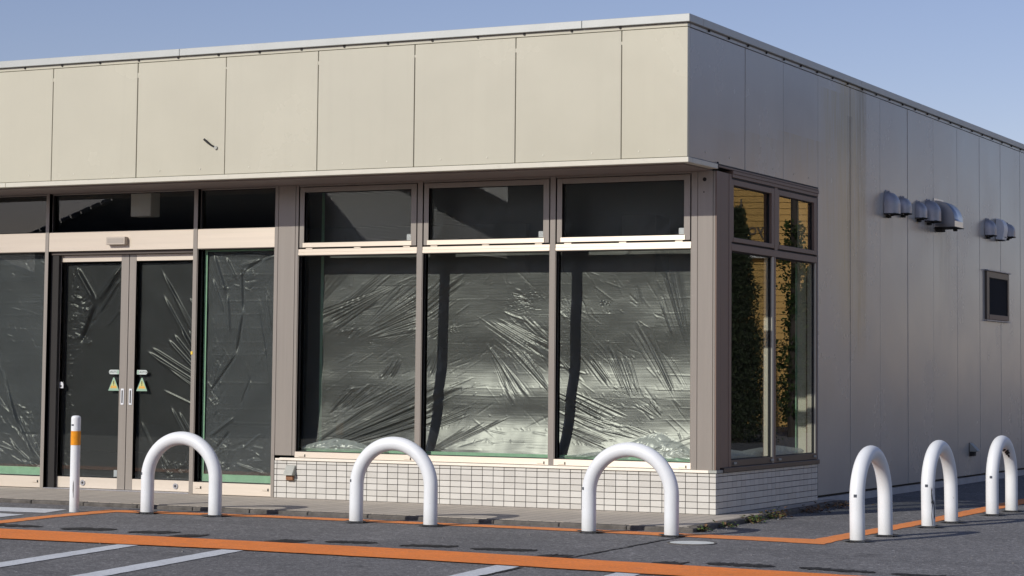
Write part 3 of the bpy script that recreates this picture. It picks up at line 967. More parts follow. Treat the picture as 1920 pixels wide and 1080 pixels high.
# automatic door leaves
def door(a0, a1, stile_right, label):
    m = MB(FR)
    o0, o1 = -0.135, -0.090
    wl_, wr_ = (0.004, 0.092) if stile_right else (0.082, 0.004)
    m.m(0).box(a0, a0 + wl_, o0, o1, 0.012, 2.335, 0.0015)
    m.m(0).box(a1 - wr_, a1, o0, o1, 0.012, 2.335, 0.0015)
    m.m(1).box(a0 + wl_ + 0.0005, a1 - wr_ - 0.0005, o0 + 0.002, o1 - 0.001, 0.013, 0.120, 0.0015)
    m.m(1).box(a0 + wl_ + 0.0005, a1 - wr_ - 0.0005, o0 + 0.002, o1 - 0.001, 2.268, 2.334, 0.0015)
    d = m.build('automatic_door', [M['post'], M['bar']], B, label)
    MB(FR).box(a0 + wl_ + 0.001, a1 - wr_ - 0.001, -0.115, -0.109, 0.121, 2.267).build('pane', M['glass'], d)
    # pull set in the stile
    xs_ = a1 - 0.046 if stile_right else a0 + 0.046
    h = MB(FR)
    h.m(0).box(xs_ - 0.019, xs_ + 0.019, -0.0905, -0.083, 0.845, 1.005, 0.004, 2)
    h.m(1).box(xs_ - 0.008, xs_ + 0.008, -0.0835, -0.0825, 0.862, 0.988)
    h.build('pull_handle', [M['white_plastic'], M['joint']], d)
    # AUTO pill
    xc = a1 - 0.17 if stile_right else a0 + 0.165
    s = MB(FR)
    w2, h2 = 0.062, 0.022
    pts = []
    for k in range(9):
        t = -PI / 2 + PI * k / 8
        r_ = h2 if not stile_right else 0.006
        pts.append((xc + w2 - r_ + r_ * math.cos(t), 1.168 + (h2 - r_) * (1 if t > 0 else -1) + r_ * math.sin(t)))
    for k in range(9):
        t = PI / 2 + PI * k / 8
        r_ = h2 if stile_right else 0.006
        pts.append((xc - w2 + r_ + r_ * math.cos(t), 1.168 + (h2 - r_) * (1 if t < PI else -1) + r_ * math.sin(t)))
    s.m(0).prism([(p[0], p[1]) for p in pts], 1, -0.1088, -0.1078)
    s.build('sticker', [M['sticker_white'], M['sticker_black'], M['sticker_green']], d)
    st = MB()
    yy = D + 0.1074
    st.m(1).text('AUTO', 0.030, Matrix(((1, 0, 0, xc + (0.004 if stile_right else 0.010)), (0, 0, -1, yy), (0, 1, 0, 1.168), (0, 0, 0, 1))), 0.0003)
    ax = xc - 0.045 if stile_right else xc + 0.047
    sg = -1 if stile_right else 1
    st.m(1).prism([(ax, 1.157), (ax + sg * 0.010, 1.168), (ax, 1.179)] if sg > 0 else [(ax, 1.157), (ax, 1.179), (ax + sg * 0.010, 1.168)], 1, yy - 0.0005, yy + 0.0005)
    bx = xc + 0.050 if stile_right else xc - 0.049
    st.m(2).box(bx - 0.009, bx + 0.009, yy - 0.0004, yy + 0.0004, 1.150, 1.186)
    st.build('sticker_print', [M['sticker_white'], M['sticker_black'], M['sticker_green']], d)
    # warning triangle
    tw = MB(FR)
    zc = 1.045
    tw.m(0).prism([(xc - 0.066, zc - 0.062), (xc + 0.066, zc - 0.062), (xc + 0.006, zc + 0.068), (xc - 0.006, zc + 0.068)], 1, -0.1088, -0.1078)
    tw.m(1).prism([(xc - 0.048, zc - 0.040), (xc + 0.048, zc - 0.040), (xc, zc + 0.050)], 1, -0.1077, -0.1073)
    tw.m(2).box(xc - 0.005, xc + 0.005, -0.1072, -0.1068, zc + 0.002, zc + 0.036)
    tw.m(2).box(xc - 0.005, xc + 0.005, -0.1072, -0.1068, zc - 0.010, zc - 0.003)
    for q in range(4):
        tw.m(3).box(xc - 0.032 + 0.018 * q, xc - 0.022 + 0.018 * q, -0.1072, -0.1068, zc - 0.036, zc - 0.014)
    tw.m(3).box(xc - 0.034, xc + 0.036, -0.1068, -0.1066, zc - 0.027, zc - 0.023)
    tw.build('warning_sticker', [M['sticker_green'], M['sticker_yellow'], M['sticker_black'], M['sticker_orange']], d)
    # rounded finger guard at the outer edge
    xg = a0 + 0.02 if stile_right else a1 - 0.03
    g = MB(FR)
    gp = [(xg - 0.03, 1.0), (xg + 0.03, 1.0)] + [(xg + 0.03 * math.cos(PI * k / 8), 1.035 + 0.03 * math.sin(PI * k / 8)) for k in range(9)]
    g.m(0).prism(gp, 1, -0.1088, -0.100, 0.002)
    g.m(1).box(xg - 0.012, xg + 0.012, -0.0998, -0.0992, 1.012, 1.03)
    g.build('finger_guard', [M['white_plastic'], M['joint']], d)
    k = MB(FR)
    xk = a0 + 0.33 if stile_right else a1 - 0.27
    k.m(0).tube([(xk, -0.0915, 0.066), (xk, -0.082, 0.066)], 0.028, 20)
    k.m(1).tube([(xk, -0.082, 0.066), (xk, -0.0805, 0.066)], 0.012, 12)
    k.build('lock', [M['steel_dull'], M['joint']], d)
    fl = MB(FR)
    xf = a1 - wr_ - 0.035 if stile_right else a1 - 0.03
    fl.box(xf - 0.02, xf + 0.02, -0.1088, -0.1078, 0.135, 0.20)
    fl.build('corner_sticker', M['sticker_grey'], d)
    return d
door(-7.117, -6.278, True, 'left leaf of the automatic glass door')
door(-6.271, -5.3951, False, 'right leaf of the automatic glass door')
MB(FR).box(-5.452, -5.432, 0.0, 0.004, 1.345, 1.375).build('yellow_sticker', M['yellow_spot'], B)

# side windows (round the corner)
ms2 = ('post_shaded', 'post_shaded')
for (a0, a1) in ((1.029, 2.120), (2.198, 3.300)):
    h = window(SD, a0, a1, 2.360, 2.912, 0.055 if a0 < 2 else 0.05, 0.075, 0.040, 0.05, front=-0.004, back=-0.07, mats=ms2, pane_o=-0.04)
MB(SD).box(1.029, 3.302, -0.11, 0.0, 2.283, 2.343, 0.002).build('side_transom_bar', M['post_shaded'], B)
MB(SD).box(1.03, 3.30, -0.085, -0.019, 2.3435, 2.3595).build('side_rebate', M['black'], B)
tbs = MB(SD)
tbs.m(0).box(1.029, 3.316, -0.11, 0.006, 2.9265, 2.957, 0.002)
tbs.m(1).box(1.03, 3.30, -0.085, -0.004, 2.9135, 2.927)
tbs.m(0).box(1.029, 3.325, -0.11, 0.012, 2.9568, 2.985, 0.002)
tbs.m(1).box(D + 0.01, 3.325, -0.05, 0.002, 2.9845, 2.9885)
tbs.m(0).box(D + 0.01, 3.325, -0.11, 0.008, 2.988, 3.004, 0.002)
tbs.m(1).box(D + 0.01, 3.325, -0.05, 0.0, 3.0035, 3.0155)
tbs.build('side_head_bar', [M['post_shaded'], M['black']], B)
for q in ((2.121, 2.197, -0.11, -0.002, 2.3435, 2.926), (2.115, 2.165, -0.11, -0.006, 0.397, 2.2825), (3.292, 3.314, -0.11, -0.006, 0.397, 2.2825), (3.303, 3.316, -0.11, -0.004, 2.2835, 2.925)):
    MB(SD).box(*q, 0.002).build('side_mullion', M['post_shaded'], B)
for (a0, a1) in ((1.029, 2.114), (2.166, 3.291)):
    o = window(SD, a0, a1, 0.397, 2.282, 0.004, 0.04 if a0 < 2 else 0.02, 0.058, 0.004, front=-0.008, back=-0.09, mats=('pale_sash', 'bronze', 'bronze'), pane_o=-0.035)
    for yy in (a0 + 0.09, a1 - 0.06):
        MB(SD).box(yy - 0.03, yy + 0.03, -0.006, 0.008, 0.415, 0.436, 0.004).build('drain_flap', M['grey_plastic'], o)

# little window far along the side wall
o = window(SD, 9.49, 10.56, 1.905, 2.492, 0.11, 0.07, 0.06, 0.075, front=0.028, back=-0.03, mats=('bronze', 'post_shaded'), pane_o=0.006)
MB(SD).box(9.46, 10.60, -0.002, 0.045, 2.496, 2.512, 0.002).build('drip_hood', M['steel_dull'], o)
MB(SD).box(9.46, 10.58, -0.002, 0.035, 1.885, 1.899, 0.002).build('sill', M['steel_dull'], o)
sh = MB(SD).box(9.602, 10.488, 0.012, 0.015, 1.967, 2.415)
sh.build('insect_screen', plain('insect_screen_mesh', (0.028, 0.029, 0.032), 0.9, spec=0.1), o)
# foundation strip below the cladding
fd = MB(SD)
fd.box(3.32, ys[-1], -0.06, -0.012, -0.09, 0.022, 0.003)
fd.build('foundation', M['concrete'], B)

# vent hoods
def hood(y0, z0, w, h, p, mat):
    m = MB()
    nz, na = 14, 18
    verts, faces = [], []
    yc = y0 + w / 2
    zs = h * 0.42
    for i in range(nz + 1):
        z = h * i / nz
        t = 0 if z <= zs else (z - zs) / (h - zs)
        s = math.sqrt(max(0.0, 1 - t * t))
        for k in range(na + 1):
            a = -PI / 2 + PI * k / na
            sx = abs(math.cos(a)) ** 0.75
            sy = math.copysign(abs(math.sin(a)) ** 0.75, math.sin(a))
            verts.append((0.004 + p * max(s, 0.02) * sx, yc + w / 2 * max(s ** 0.6, 0.05) * sy, z0 + z))
    for i in range(nz):
        for k in range(na):
            q = i * (na + 1) + k
            faces.append((q, q + 1, q + na + 2, q + na + 1))
    m.m(0).quads(verts, faces, True)
    # wall flange, lip, insect mesh and latch below
    m.m(0).prism([(yc + (w / 2 + 0.012) * math.cos(2 * PI * k / 28), z0 + h * 0.52 + (h * 0.52 + 0.01) * math.sin(2 * PI * k / 28)) for k in range(28)], 0, 0.001, 0.007)
    m.m(0).tube([(0.02, yc - 0.01, z0 + h * 0.985), (0.02, yc + 0.01, z0 + h * 0.985)], 0.014, 10)
    m.m(1).box(0.006, p * 0.92, yc - w * 0.42, yc + w * 0.42, z0 + 0.008, z0 + 0.012)
    ring = [(0.004 + p * abs(math.cos(-PI / 2 + PI * k / na)) ** 0.75, yc + w / 2 * math.copysign(abs(math.sin(-PI / 2 + PI * k / na)) ** 0.75, math.sin(-PI / 2 + PI * k / na)), z0 + 0.004) for k in range(na + 1)]
    m.m(1).tube(ring, 0.006, 8)
    m.m(1).box(0.004, 0.045, yc - 0.03, yc + 0.02, z0 - 0.035, z0 - 0.004, 0.004)
    m.m(1).box(0.03, 0.075, yc - 0.012, yc + 0.012, z0 - 0.016, z0 - 0.006, 0.002)
    return m.build('vent_hood', [mat, M['joint']], B)
hood(5.43, 2.905, 0.23, 0.245, 0.135, M['steel_dull'])
hood(5.98, 2.945, 0.17, 0.185, 0.105, M['steel_dull'])
hood(6.57, 2.935, 0.17, 0.190, 0.105, M['steel_dull'])
hood(6.94, 2.925, 0.23, 0.245, 0.145, M['steel_dull'])
hood(9.50, 2.920, 0.18, 0.205, 0.115, M['steel_dull'])
hood(10.42, 2.955, 0.18, 0.180, 0.115, M['steel_dull'])
# tall white weather cover
wc = MB()
prof = [(0.004, 2.905), (0.095, 2.895), (0.115, 3.02)] + [(0.004 + 0.111 * math.cos(PI / 2 * k / 8), 3.06 + 0.105 * math.sin(PI / 2 * k / 8)) for k in range(9)]
wc.m(0).prism([(p[0], p[1]) for p in prof], 1, 9.99, 10.17, 0.008)
wc.m(1).box(0.01, 0.09, 10.01, 10.15, 2.888, 2.896)
wc.m(1).box(0.107, 0.113, 10.05, 10.11, 2.93, 2.936)
wc.build('vent_cover', [M['white_plastic'], M['joint']], B)
# large polished cowl of the kitchen extract
kc = MB()
prof = [(0.004, 2.888), (0.24, 2.888), (0.24, 2.955)] + [(0.004 + 0.236 * math.cos(PI / 2 * k / 14), 2.955 + 0.235 * math.sin(PI / 2 * k / 14)) for k in range(15)]
s = bmesh.new()
lo = [s.verts.new((p[0], 7.31, p[1])) for p in prof]
hi = [s.verts.new((p[0], 7.65, p[1])) for p in prof]
s.faces.new(lo); s.faces.new(hi[::-1])
for k in range(len(prof)):
    f = s.faces.new((lo[k], lo[(k + 1) % len(prof)], hi[(k + 1) % len(prof)], hi[k]))
    f.smooth = 3 <= k < len(prof) - 1
kc.m(0)._put(s)
kc.m(0).box(0.001, 0.008, 7.285, 7.675, 2.87, 3.215, 0.002)
kc.m(1).box(0.002, 0.252, 7.30, 7.66, 2.878, 2.8875, 0.002)
kc.m(1).box(0.004, 0.09, 7.36, 7.46, 2.835, 2.8785, 0.006)
kc.m(1).box(0.16, 0.20, 7.52, 7.57, 2.85, 2.8785, 0.004)
kc.build('extract_cowl', [M['steel'], M['joint']], B)

# weatherproof sockets: one on the plinth, one low on the side wall
def socket(frame, a0, a1, z0, z1, depth, mats):
    m = MB(frame)
    ac = (a0 + a1) / 2
    m.m(0).prism([(0.0, z1), (0.012, z1), (depth, z0 + (z1 - z0) * 0.42), (depth, z0 + (z1 - z0) * 0.34), (0.0, z0 + (z1 - z0) * 0.34)], 0, a0, a1, 0.004)
    m.m(1).box(a0 + 0.012, a1 - 0.012, 0.0, depth * 0.55, z0, z0 + (z1 - z0) * 0.33, 0.004)
    m.m(2).box(a0 - 0.004, a1 + 0.004, -0.001, 0.006, z0 - 0.003, z1 + 0.004, 0.002)
    m.m(2).tube([(ac - 0.02, 0.01, z1 - 0.02), (ac - 0.02, 0.024, z1 - 0.024)], 0.005, 8)
    return m.build('socket_cover', [M[k] for k in mats], B)
socket(FR, -4.335, -4.235, 0.168, 0.305, 0.062, ('grey_plastic', 'rusty', 'grey_plastic'))
socket(SD, 8.75, 8.87, 0.27, 0.425, 0.10, ('grey_plastic', 'joint', 'bronze'))
MB(FR).tube([(-0.112, -0.002, 2.882), (-0.112, 0.004, 2.882)], 0.017, 16).build('screw_hole', M['black'], B)
MB(FR).tube([(-0.118, -0.002, 2.772), (-0.118, 0.003, 2.772)], 0.006, 10).build('screw_hole', M['black'], B)

# room behind the glass
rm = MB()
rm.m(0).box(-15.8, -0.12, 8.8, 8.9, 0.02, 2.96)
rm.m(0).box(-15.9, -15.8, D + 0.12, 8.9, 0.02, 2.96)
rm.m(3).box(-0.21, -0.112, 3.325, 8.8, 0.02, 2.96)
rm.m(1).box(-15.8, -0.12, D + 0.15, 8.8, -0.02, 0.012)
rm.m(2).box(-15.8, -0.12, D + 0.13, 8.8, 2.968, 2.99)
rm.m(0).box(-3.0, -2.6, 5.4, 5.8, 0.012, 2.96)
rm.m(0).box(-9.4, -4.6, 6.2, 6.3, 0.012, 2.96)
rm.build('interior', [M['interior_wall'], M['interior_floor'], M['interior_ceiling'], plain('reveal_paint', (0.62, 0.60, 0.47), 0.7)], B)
ub = MB()
ub.box(-6.335, -6.09, D + 0.17, D + 0.33, 2.715, 2.96, 0.01, 2)
ub.build('indoor_unit', M['interior_box'], B)
bw = MB()
bw.box(-15.7, -0.06, ys[-1] - 0.08, ys[-1], 0.0, 4.14)
bw.box(-15.76, -15.7, 0.06, ys[-1], 0.0, 4.14)
bw.build('rear_wall', M['clad_side'], B)

# ------------------------------------------------------------------ polythene hung behind the glass
def seg_ridges(h, X, Z, segs):
    """add sharp creases: each a line with a rounded profile, tapering at both ends"""
    for (x0, z0, x1, z1, w, a) in segs:
        L_ = math.hypot(x1 - x0, z1 - z0)
        if L_ < 0.02: continue
        ux, uz = (x1 - x0) / L_, (z1 - z0) / L_
        pad = 4 * w
        ix = np.where((X[0] > min(x0, x1) - pad) & (X[0] < max(x0, x1) + pad))[0]
        iz = np.where((Z[:, 0] > min(z0, z1) - pad) & (Z[:, 0] < max(z0, z1) + pad))[0]
        if len(ix) == 0 or len(iz) == 0: continue
        sl_ = np.ix_(iz, ix)
        dx, dz = X[sl_] - x0, Z[sl_] - z0
        t = (dx * ux + dz * uz) / L_
        d = -dx * uz + dz * ux
        env = np.clip(t * 4.5, 0, 1) * np.clip((1 - t) * 4.5, 0, 1)
        env = env * env * (3 - 2 * env)
        h[sl_] += a * env * np.exp(-(d / w) ** 2)

def smooth_noise(X, Z, fx, fz, seed, n=10):
    r = np.random.default_rng(seed)
    o = np.zeros_like(X)
    for i in range(n):
        k = 1 + i * 0.35
        ang = r.uniform(0, 2 * PI)
        o += np.sin(X * fx * k * r.uniform(0.4, 1.2) * math.cos(ang) * 2 + Z * fz * k * r.uniform(0.4, 1.2) * math.sin(ang) * 2 + r.uniform(0, 6.28)) / k
    return o / 3

def sheet_mesh(name, X, Y, Z, mat, parent):
    nz, nx = X.shape
    v = np.stack([X, Y, Z], -1).reshape(-1, 3).astype(np.float32)
    idx = np.arange(nz * nx).reshape(nz, nx)
    f = np.stack([idx[:-1, :-1], idx[:-1, 1:], idx[1:, 1:], idx[1:, :-1]], -1).reshape(-1, 4)
    me = bpy.data.meshes.new(name)
    me.vertices.add(len(v))
    me.vertices.foreach_set('co', v.ravel())
    me.loops.add(len(f) * 4)
    me.loops.foreach_set('vertex_index', f.ravel().astype(np.int32))
    me.polygons.add(len(f))
    me.polygons.foreach_set('loop_start', (np.arange(len(f)) * 4).astype(np.int32))
    me.polygons.foreach_set('loop_total', np.full(len(f), 4, np.int32))
    me.update(calc_edges=True)
    me.polygons.foreach_set('use_smooth', np.ones(len(f), bool))
    me.materials.append(mat)
    o = bpy.data.objects.new(name, me)
    COL.objects.link(o)
    if parent: o.parent = parent
    return o

FANS = [(-4.21,1.96,-4.16,1.83,-4.1,2.15,-3.81,2.15,12,0.008,0.0032),
(-4.15,1.77,-3.9,1.62,-3.48,1.98,-3.45,1.92,6,0.01,0.006),
(-3.66,1.61,-3.51,1.51,-3.13,1.93,-3.13,1.56,13,0.009,0.005),
(-3.58,1.73,-3.53,1.68,-3.4,1.92,-3.17,1.92,9,0.006,0.0025),
(-3.96,1.81,-3.9,1.73,-3.61,2.09,-3.54,1.98,6,0.007,0.003),
(-4.0,1.53,-3.74,1.53,-3.95,1.58,-3.69,1.58,7,0.006,0.002),
(-3.48,1.48,-3.25,1.48,-3.13,1.63,-3.13,1.54,5,0.008,0.004),
(-3.51,1.15,-3.32,1.16,-3.42,1.26,-3.27,1.26,6,0.006,0.0025),
(-4.18,0.84,-4.1,0.86,-4.15,0.95,-4.07,0.95,5,0.006,0.002),
(-3.99,0.88,-3.78,0.84,-3.86,1.02,-3.56,0.98,9,0.008,0.004),
(-3.78,0.85,-3.59,0.83,-3.48,1.0,-3.12,1.04,10,0.007,0.0035),
(-4.19,0.5,-4.16,0.49,-3.71,0.82,-3.12,1.02,5,0.013,0.009),
(-4.14,0.49,-3.94,0.46,-3.12,0.94,-3.12,0.66,6,0.016,0.013),
(-4.18,0.63,-4.15,0.58,-4.09,0.65,-4.03,0.64,5,0.006,0.002),
(-4.07,0.69,-3.94,0.72,-3.97,0.77,-3.82,0.8,6,0.006,0.0025),
(-3.04,1.88,-3.04,1.72,-2.89,2.03,-2.7,1.95,8,0.009,0.0045),
(-3.04,1.71,-2.86,1.71,-2.81,1.85,-2.71,1.83,7,0.007,0.003),
(-3.04,1.55,-2.82,1.52,-2.81,1.65,-2.79,1.58,6,0.008,0.0035),
(-2.27,1.84,-2.19,1.72,-2.14,1.67,-1.94,1.68,8,0.008,0.0035),
(-2.42,1.65,-2.12,1.65,-2.05,1.42,-1.74,1.48,8,0.01,0.005),
(-2.02,1.65,-1.87,1.66,-1.75,1.43,-1.73,1.53,7,0.008,0.004),
(-2.41,1.48,-2.32,1.42,-2.21,1.11,-1.99,1.1,8,0.01,0.005),
(-2.2,1.42,-1.96,1.39,-1.82,1.09,-1.74,1.12,10,0.01,0.006),
(-1.89,1.46,-1.75,1.44,-1.74,1.24,-1.67,1.24,5,0.008,0.004),
(-3.04,1.23,-2.85,1.18,-2.96,1.38,-2.82,1.36,7,0.007,0.0025),
(-2.93,0.46,-2.83,0.45,-2.59,0.67,-2.24,0.72,5,0.011,0.009),
(-3.04,0.86,-3.04,0.76,-2.88,0.99,-2.79,0.91,7,0.008,0.004),
(-3.04,0.69,-2.9,0.66,-2.73,0.82,-2.57,0.77,6,0.008,0.003),
(-1.67,1.8,-1.67,1.7,-1.57,1.68,-1.51,1.71,6,0.007,0.003),
(-1.35,1.8,-1.28,1.77,-1.29,1.69,-1.2,1.67,5,0.007,0.003),
(-1.67,1.48,-1.66,1.24,-1.52,1.13,-1.45,1.23,11,0.009,0.0055),
(-1.42,1.33,-1.24,1.3,-1.22,1.12,-1.12,1.16,9,0.008,0.0045),
(-1.17,1.35,-0.93,1.32,-1.04,1.12,-0.84,1.1,10,0.008,0.004),
(-0.9,1.46,-0.67,1.46,-0.6,1.08,-0.48,1.06,12,0.007,0.0035),
(-0.61,1.35,-0.52,1.35,-0.42,1.1,-0.39,1.13,5,0.006,0.0025),
(-1.66,0.99,-1.31,0.99,-1.27,0.81,-0.99,0.87,11,0.009,0.005),
(-1.66,0.86,-1.43,0.85,-1.32,0.72,-1.06,0.77,6,0.01,0.004),
(-0.83,0.89,-0.66,0.95,-0.69,0.83,-0.59,0.85,7,0.007,0.003),
(-0.48,0.9,-0.44,0.91,-0.43,0.84,-0.4,0.85,4,0.005,0.002),
(-0.68,2.19,-0.46,2.16,-0.45,1.56,-0.38,1.67,7,0.01,0.005),
(-0.67,1.84,-0.57,1.81,-0.56,1.58,-0.5,1.62,6,0.007,0.003),
(-0.94,2.06,-0.86,2.03,-0.88,1.84,-0.8,1.85,5,0.007,0.002),
(-1.66,0.71,-1.59,0.76,-1.27,0.54,-1.16,0.63,7,0.01,0.005),
(-1.37,0.72,-1.21,0.7,-1.11,0.62,-0.9,0.66,6,0.007,0.0025),
(-1.06,0.68,-0.85,0.73,-0.9,0.64,-0.7,0.68,6,0.006,0.002),
(-1.38,2.08,-1.33,2.11,-1.29,2.04,-1.22,2.07,4,0.006,0.002),
(-0.44,0.69,-0.4,0.71,-0.39,0.6,-0.37,0.65,5,0.006,0.003)]

def corrugate(h, X, Z, fans, seed=1, gain=1.0):
    """tension folds: each fan is a bundle of fine pleats running from edge A to edge B"""
    r = np.random.default_rng(seed)
    for (ax0, az0, ax1, az1, bx0, bz0, bx1, bz1, n, w, a) in fans:
        A0, A1, B0, B1 = (np.array(q) for q in ((ax0, az0), (ax1, az1), (bx0, bz0), (bx1, bz1)))
        allp = np.array([A0, A1, B0, B1])
        pad = 0.05
        ix = np.where((X[0] > allp[:, 0].min() - pad) & (X[0] < allp[:, 0].max() + pad))[0]
        iz = np.where((Z[:, 0] > allp[:, 1].min() - pad) & (Z[:, 0] < allp[:, 1].max() + pad))[0]
        sl_ = np.ix_(iz, ix)
        x, z = X[sl_], Z[sl_]
        t = np.full_like(x, 0.5); s_ = np.full_like(x, 0.5)
        for it in range(12):
            px = (1 - s_) * (A0[0] + t * (A1[0] - A0[0])) + s_ * (B0[0] + t * (B1[0] - B0[0])) - x
            pz = (1 - s_) * (A0[1] + t * (A1[1] - A0[1])) + s_ * (B0[1] + t * (B1[1] - B0[1])) - z
            tx = (1 - s_) * (A1[0] - A0[0]) + s_ * (B1[0] - B0[0]); tz = (1 - s_) * (A1[1] - A0[1]) + s_ * (B1[1] - B0[1])
            sx = -(A0[0] + t * (A1[0] - A0[0])) + (B0[0] + t * (B1[0] - B0[0])); sz = -(A0[1] + t * (A1[1] - A0[1])) + (B0[1] + t * (B1[1] - B0[1]))
            det = tx * sz - tz * sx
            det = np.where(np.abs(det) < 1e-5, np.where(det < 0, -1e-5, 1e-5), det)
            t = np.clip(t - (px * sz - pz * sx) / det, -1.5, 2.5)
            s_ = np.clip(s_ - (tx * pz - tz * px) / det, -1.5, 2.5)
        K = max(3, int(n * 1.0))
        k1 = r.uniform(-1, 1, 2 * K + 9); k2 = r.uniform(-1, 1, 2 * K + 9)
        k1[::2] = np.abs(k1[::2]) + 0.25; k2[::2] = np.abs(k2[::2]) + 0.2
        k1[1::2] = -np.abs(k1[1::2]) - 0.25; k2[1::2] = -np.abs(k2[1::2]) - 0.2
        u = np.clip(t, -0.2, 1.2) * 2 * K + 3
        i0 = np.clip(np.floor(u).astype(int), 0, 2 * K + 7)
        fr = u - i0
        fr = np.clip(fr, 0, 1); fr = fr * fr * (3 - 2 * fr)
        m1 = k1[i0] * (1 - fr) + k1[i0 + 1] * fr
        m2 = k2[i0] * (1 - fr) + k2[i0 + 1] * fr
        m = m1 * (1 - np.clip(s_, 0, 1)) + m2 * np.clip(s_, 0, 1)
        # pleats start and stop at different places
        st = r.uniform(-0.05, 0.22, 2 * K + 9); en = r.uniform(0.78, 1.12, 2 * K + 9)
        ss = st[i0] * (1 - fr) + st[i0 + 1] * fr; ee = en[i0] * (1 - fr) + en[i0 + 1] * fr
        env = np.clip((s_ - ss) / 0.18, 0, 1) * np.clip((ee - s_) / 0.18, 0, 1)
        env = env * env * (3 - 2 * env) * np.clip((t + 0.06) / 0.14, 0, 1) * np.clip((1.06 - t) / 0.14, 0, 1)
        L_ = np.hypot(tx, tz)
        ls = np.hypot(sx, sz) + 1e-6
        width = np.abs(tx * sz - tz * sx) / ls        # span across the folds
        h[sl_] += np.clip(a / w, 0.3, 0.75) * gain * (0.44 if ax0 < -2.9 else 0.33) * np.minimum(width / K, 0.08) * m * env

def crinkles(r, n, x0, x1, z0, z1, lo, hi, w, a, angs):
    out = []
    for i in range(n):
        x, z = r.uniform(x0, x1), r.uniform(z0, z1)
        l = r.uniform(lo, hi)
        g = r.choice(angs) + r.uniform(-0.25, 0.25)
        out.append((x, z, x + l * math.cos(g), z + l * math.sin(g), w * r.uniform(0.6, 1.3), a * r.uniform(-1, 1)))
    return out

# -- the long sheet across the three shop windows
ps = empty('plastic_sheet', (0, 0, 0))
tag(ps, 'long wrinkled cloudy plastic sheet hung behind the three large shop windows', 'plastic sheet')
hx = np.linspace(-4.30, -0.05, 950)
hz = np.linspace(0.445, 2.93, 560)
X, Z = np.meshgrid(hx, hz)
zz_ = hz
def profile(zs, ls, d0):
    le = np.interp(zz_, zs, ls)
    return d0 + np.concatenate([[0], np.cumsum(le[1:] * np.diff(zz_))])
pl_ = profile([0.44, 0.60, 0.72, 0.85, 0.95, 1.05, 1.16, 1.30, 1.50, 1.75, 2.0, 2.93], [0.06, 0.10, 0.12, 0.10, 0.02, 0.03, 0.12, 0.04, -0.04, 0.03, 0.0, 0.0], 0.215)
pm_ = profile([0.44, 0.56, 0.68, 0.76, 0.88, 0.97, 1.08, 1.18, 1.32, 1.5, 1.75, 2.0, 2.93], [0.30, 0.36, 0.27, 0.17, 0.02, 0.06, 0.20, 0.17, 0.03, -0.03, 0.04, 0.0, 0.0], 0.135)
pr_ = profile([0.44, 0.56, 0.68, 0.80, 0.95, 1.10, 1.22, 1.40, 1.6, 1.8, 2.0, 2.93], [0.24, 0.25, 0.20, 0.14, 0.12, 0.20, 0.15, 0.03, 0.0, 0.05, 0.02, 0.0], 0.135)
wl1 = np.clip((hx + 3.5) / 0.9, 0, 1); wl1 = wl1 * wl1 * (3 - 2 * wl1)
wr1 = np.clip((hx + 1.9) / 0.9, 0, 1); wr1 = wr1 * wr1 * (3 - 2 * wr1)
depth = pl_[:, None] * (1 - wl1) + (pm_[:, None] * (1 - wr1) + pr_[:, None] * wr1) * wl1
h = 0.009 * smooth_noise(X, Z, 1.6, 2.4, 3) + 0.0012 * smooth_noise(X, Z, 7, 9, 4)
def longer(f, k, nk):
    q = [0.0] * 8
    for a, b in ((0, 4), (1, 5), (2, 6), (3, 7)):
        d = f[b] - f[a]
        q[a], q[b] = f[a] - d * k, f[b] + d * k
    return tuple(q) + (max(2, int(f[8] * nk)), f[9], f[10])
corrugate(h, X, Z, [longer(f, 0.22, 1.15) for f in FANS if f[8] > 4], 5, 1.0)
corrugate(h, X, Z, [longer(f, 0.45, 0.4) for f in FANS if f[8] > 5], 6, 0.33)
seg = []
# a few bolder single folds lying along the bundles
for (ax0, az0, ax1, az1, bx0, bz0, bx1, bz1, n, w, a) in FANS:
    for q in range(max(1, n // 3)):
        t = rng.uniform(0, 1)
        p0 = (ax0 + (ax1 - ax0) * t, az0 + (az1 - az0) * t)
        p1 = (bx0 + (bx1 - bx0) * t, bz0 + (bz1 - bz0) * t)
        s0, s1 = rng.uniform(-0.15, 0.1), rng.uniform(0.85, 1.3)
        seg.append((p0[0] + (p1[0] - p0[0]) * s0, p0[1] + (p1[1] - p0[1]) * s0, p0[0] + (p1[0] - p0[0]) * s1, p0[1] + (p1[1] - p0[1]) * s1, w * 0.9, a * rng.uniform(0.6, 1.0)))
rr = np.random.default_rng(8)
# fold lines left from the roll, dotted with short puckers
for zf in (2.0, 1.866, 1.735, 1.62, 1.47, 1.33, 1.188, 1.06, 0.985, 0.90, 0.797, 0.674, 0.56):
    x = -4.25
    while x < -0.1:
        l = rr.uniform(0.15, 0.6)
        if rr.random() < 0.72:
            seg.append((x, zf + rr.uniform(-.006, .006), x + l, zf + rr.uniform(-.006, .006), 0.006, rr.uniform(-0.0006, 0.0009)))
        x += l * 0.8
    for k in range(34):
        xx = rr.uniform(-4.1, -0.2)
        g = rr.uniform(0.5, 1.0) if xx < -2.3 else rr.uniform(2.1, 2.7)
        l = rr.uniform(0.02, 0.06)
        seg.append((xx, zf, xx + l * math.cos(g), zf + l * math.sin(g), 0.006, rr.uniform(-0.001, 0.0018)))
seg += crinkles(rr, 150, -4.1, -2.4, 0.6, 2.1, 0.06, 0.3, 0.006, 0.0016, [0.5, 0.7, 0.35])
seg += crinkles(rr, 150, -2.2, -0.2, 0.6, 2.1, 0.06, 0.3, 0.006, 0.0016, [2.6, 2.35, 2.2])
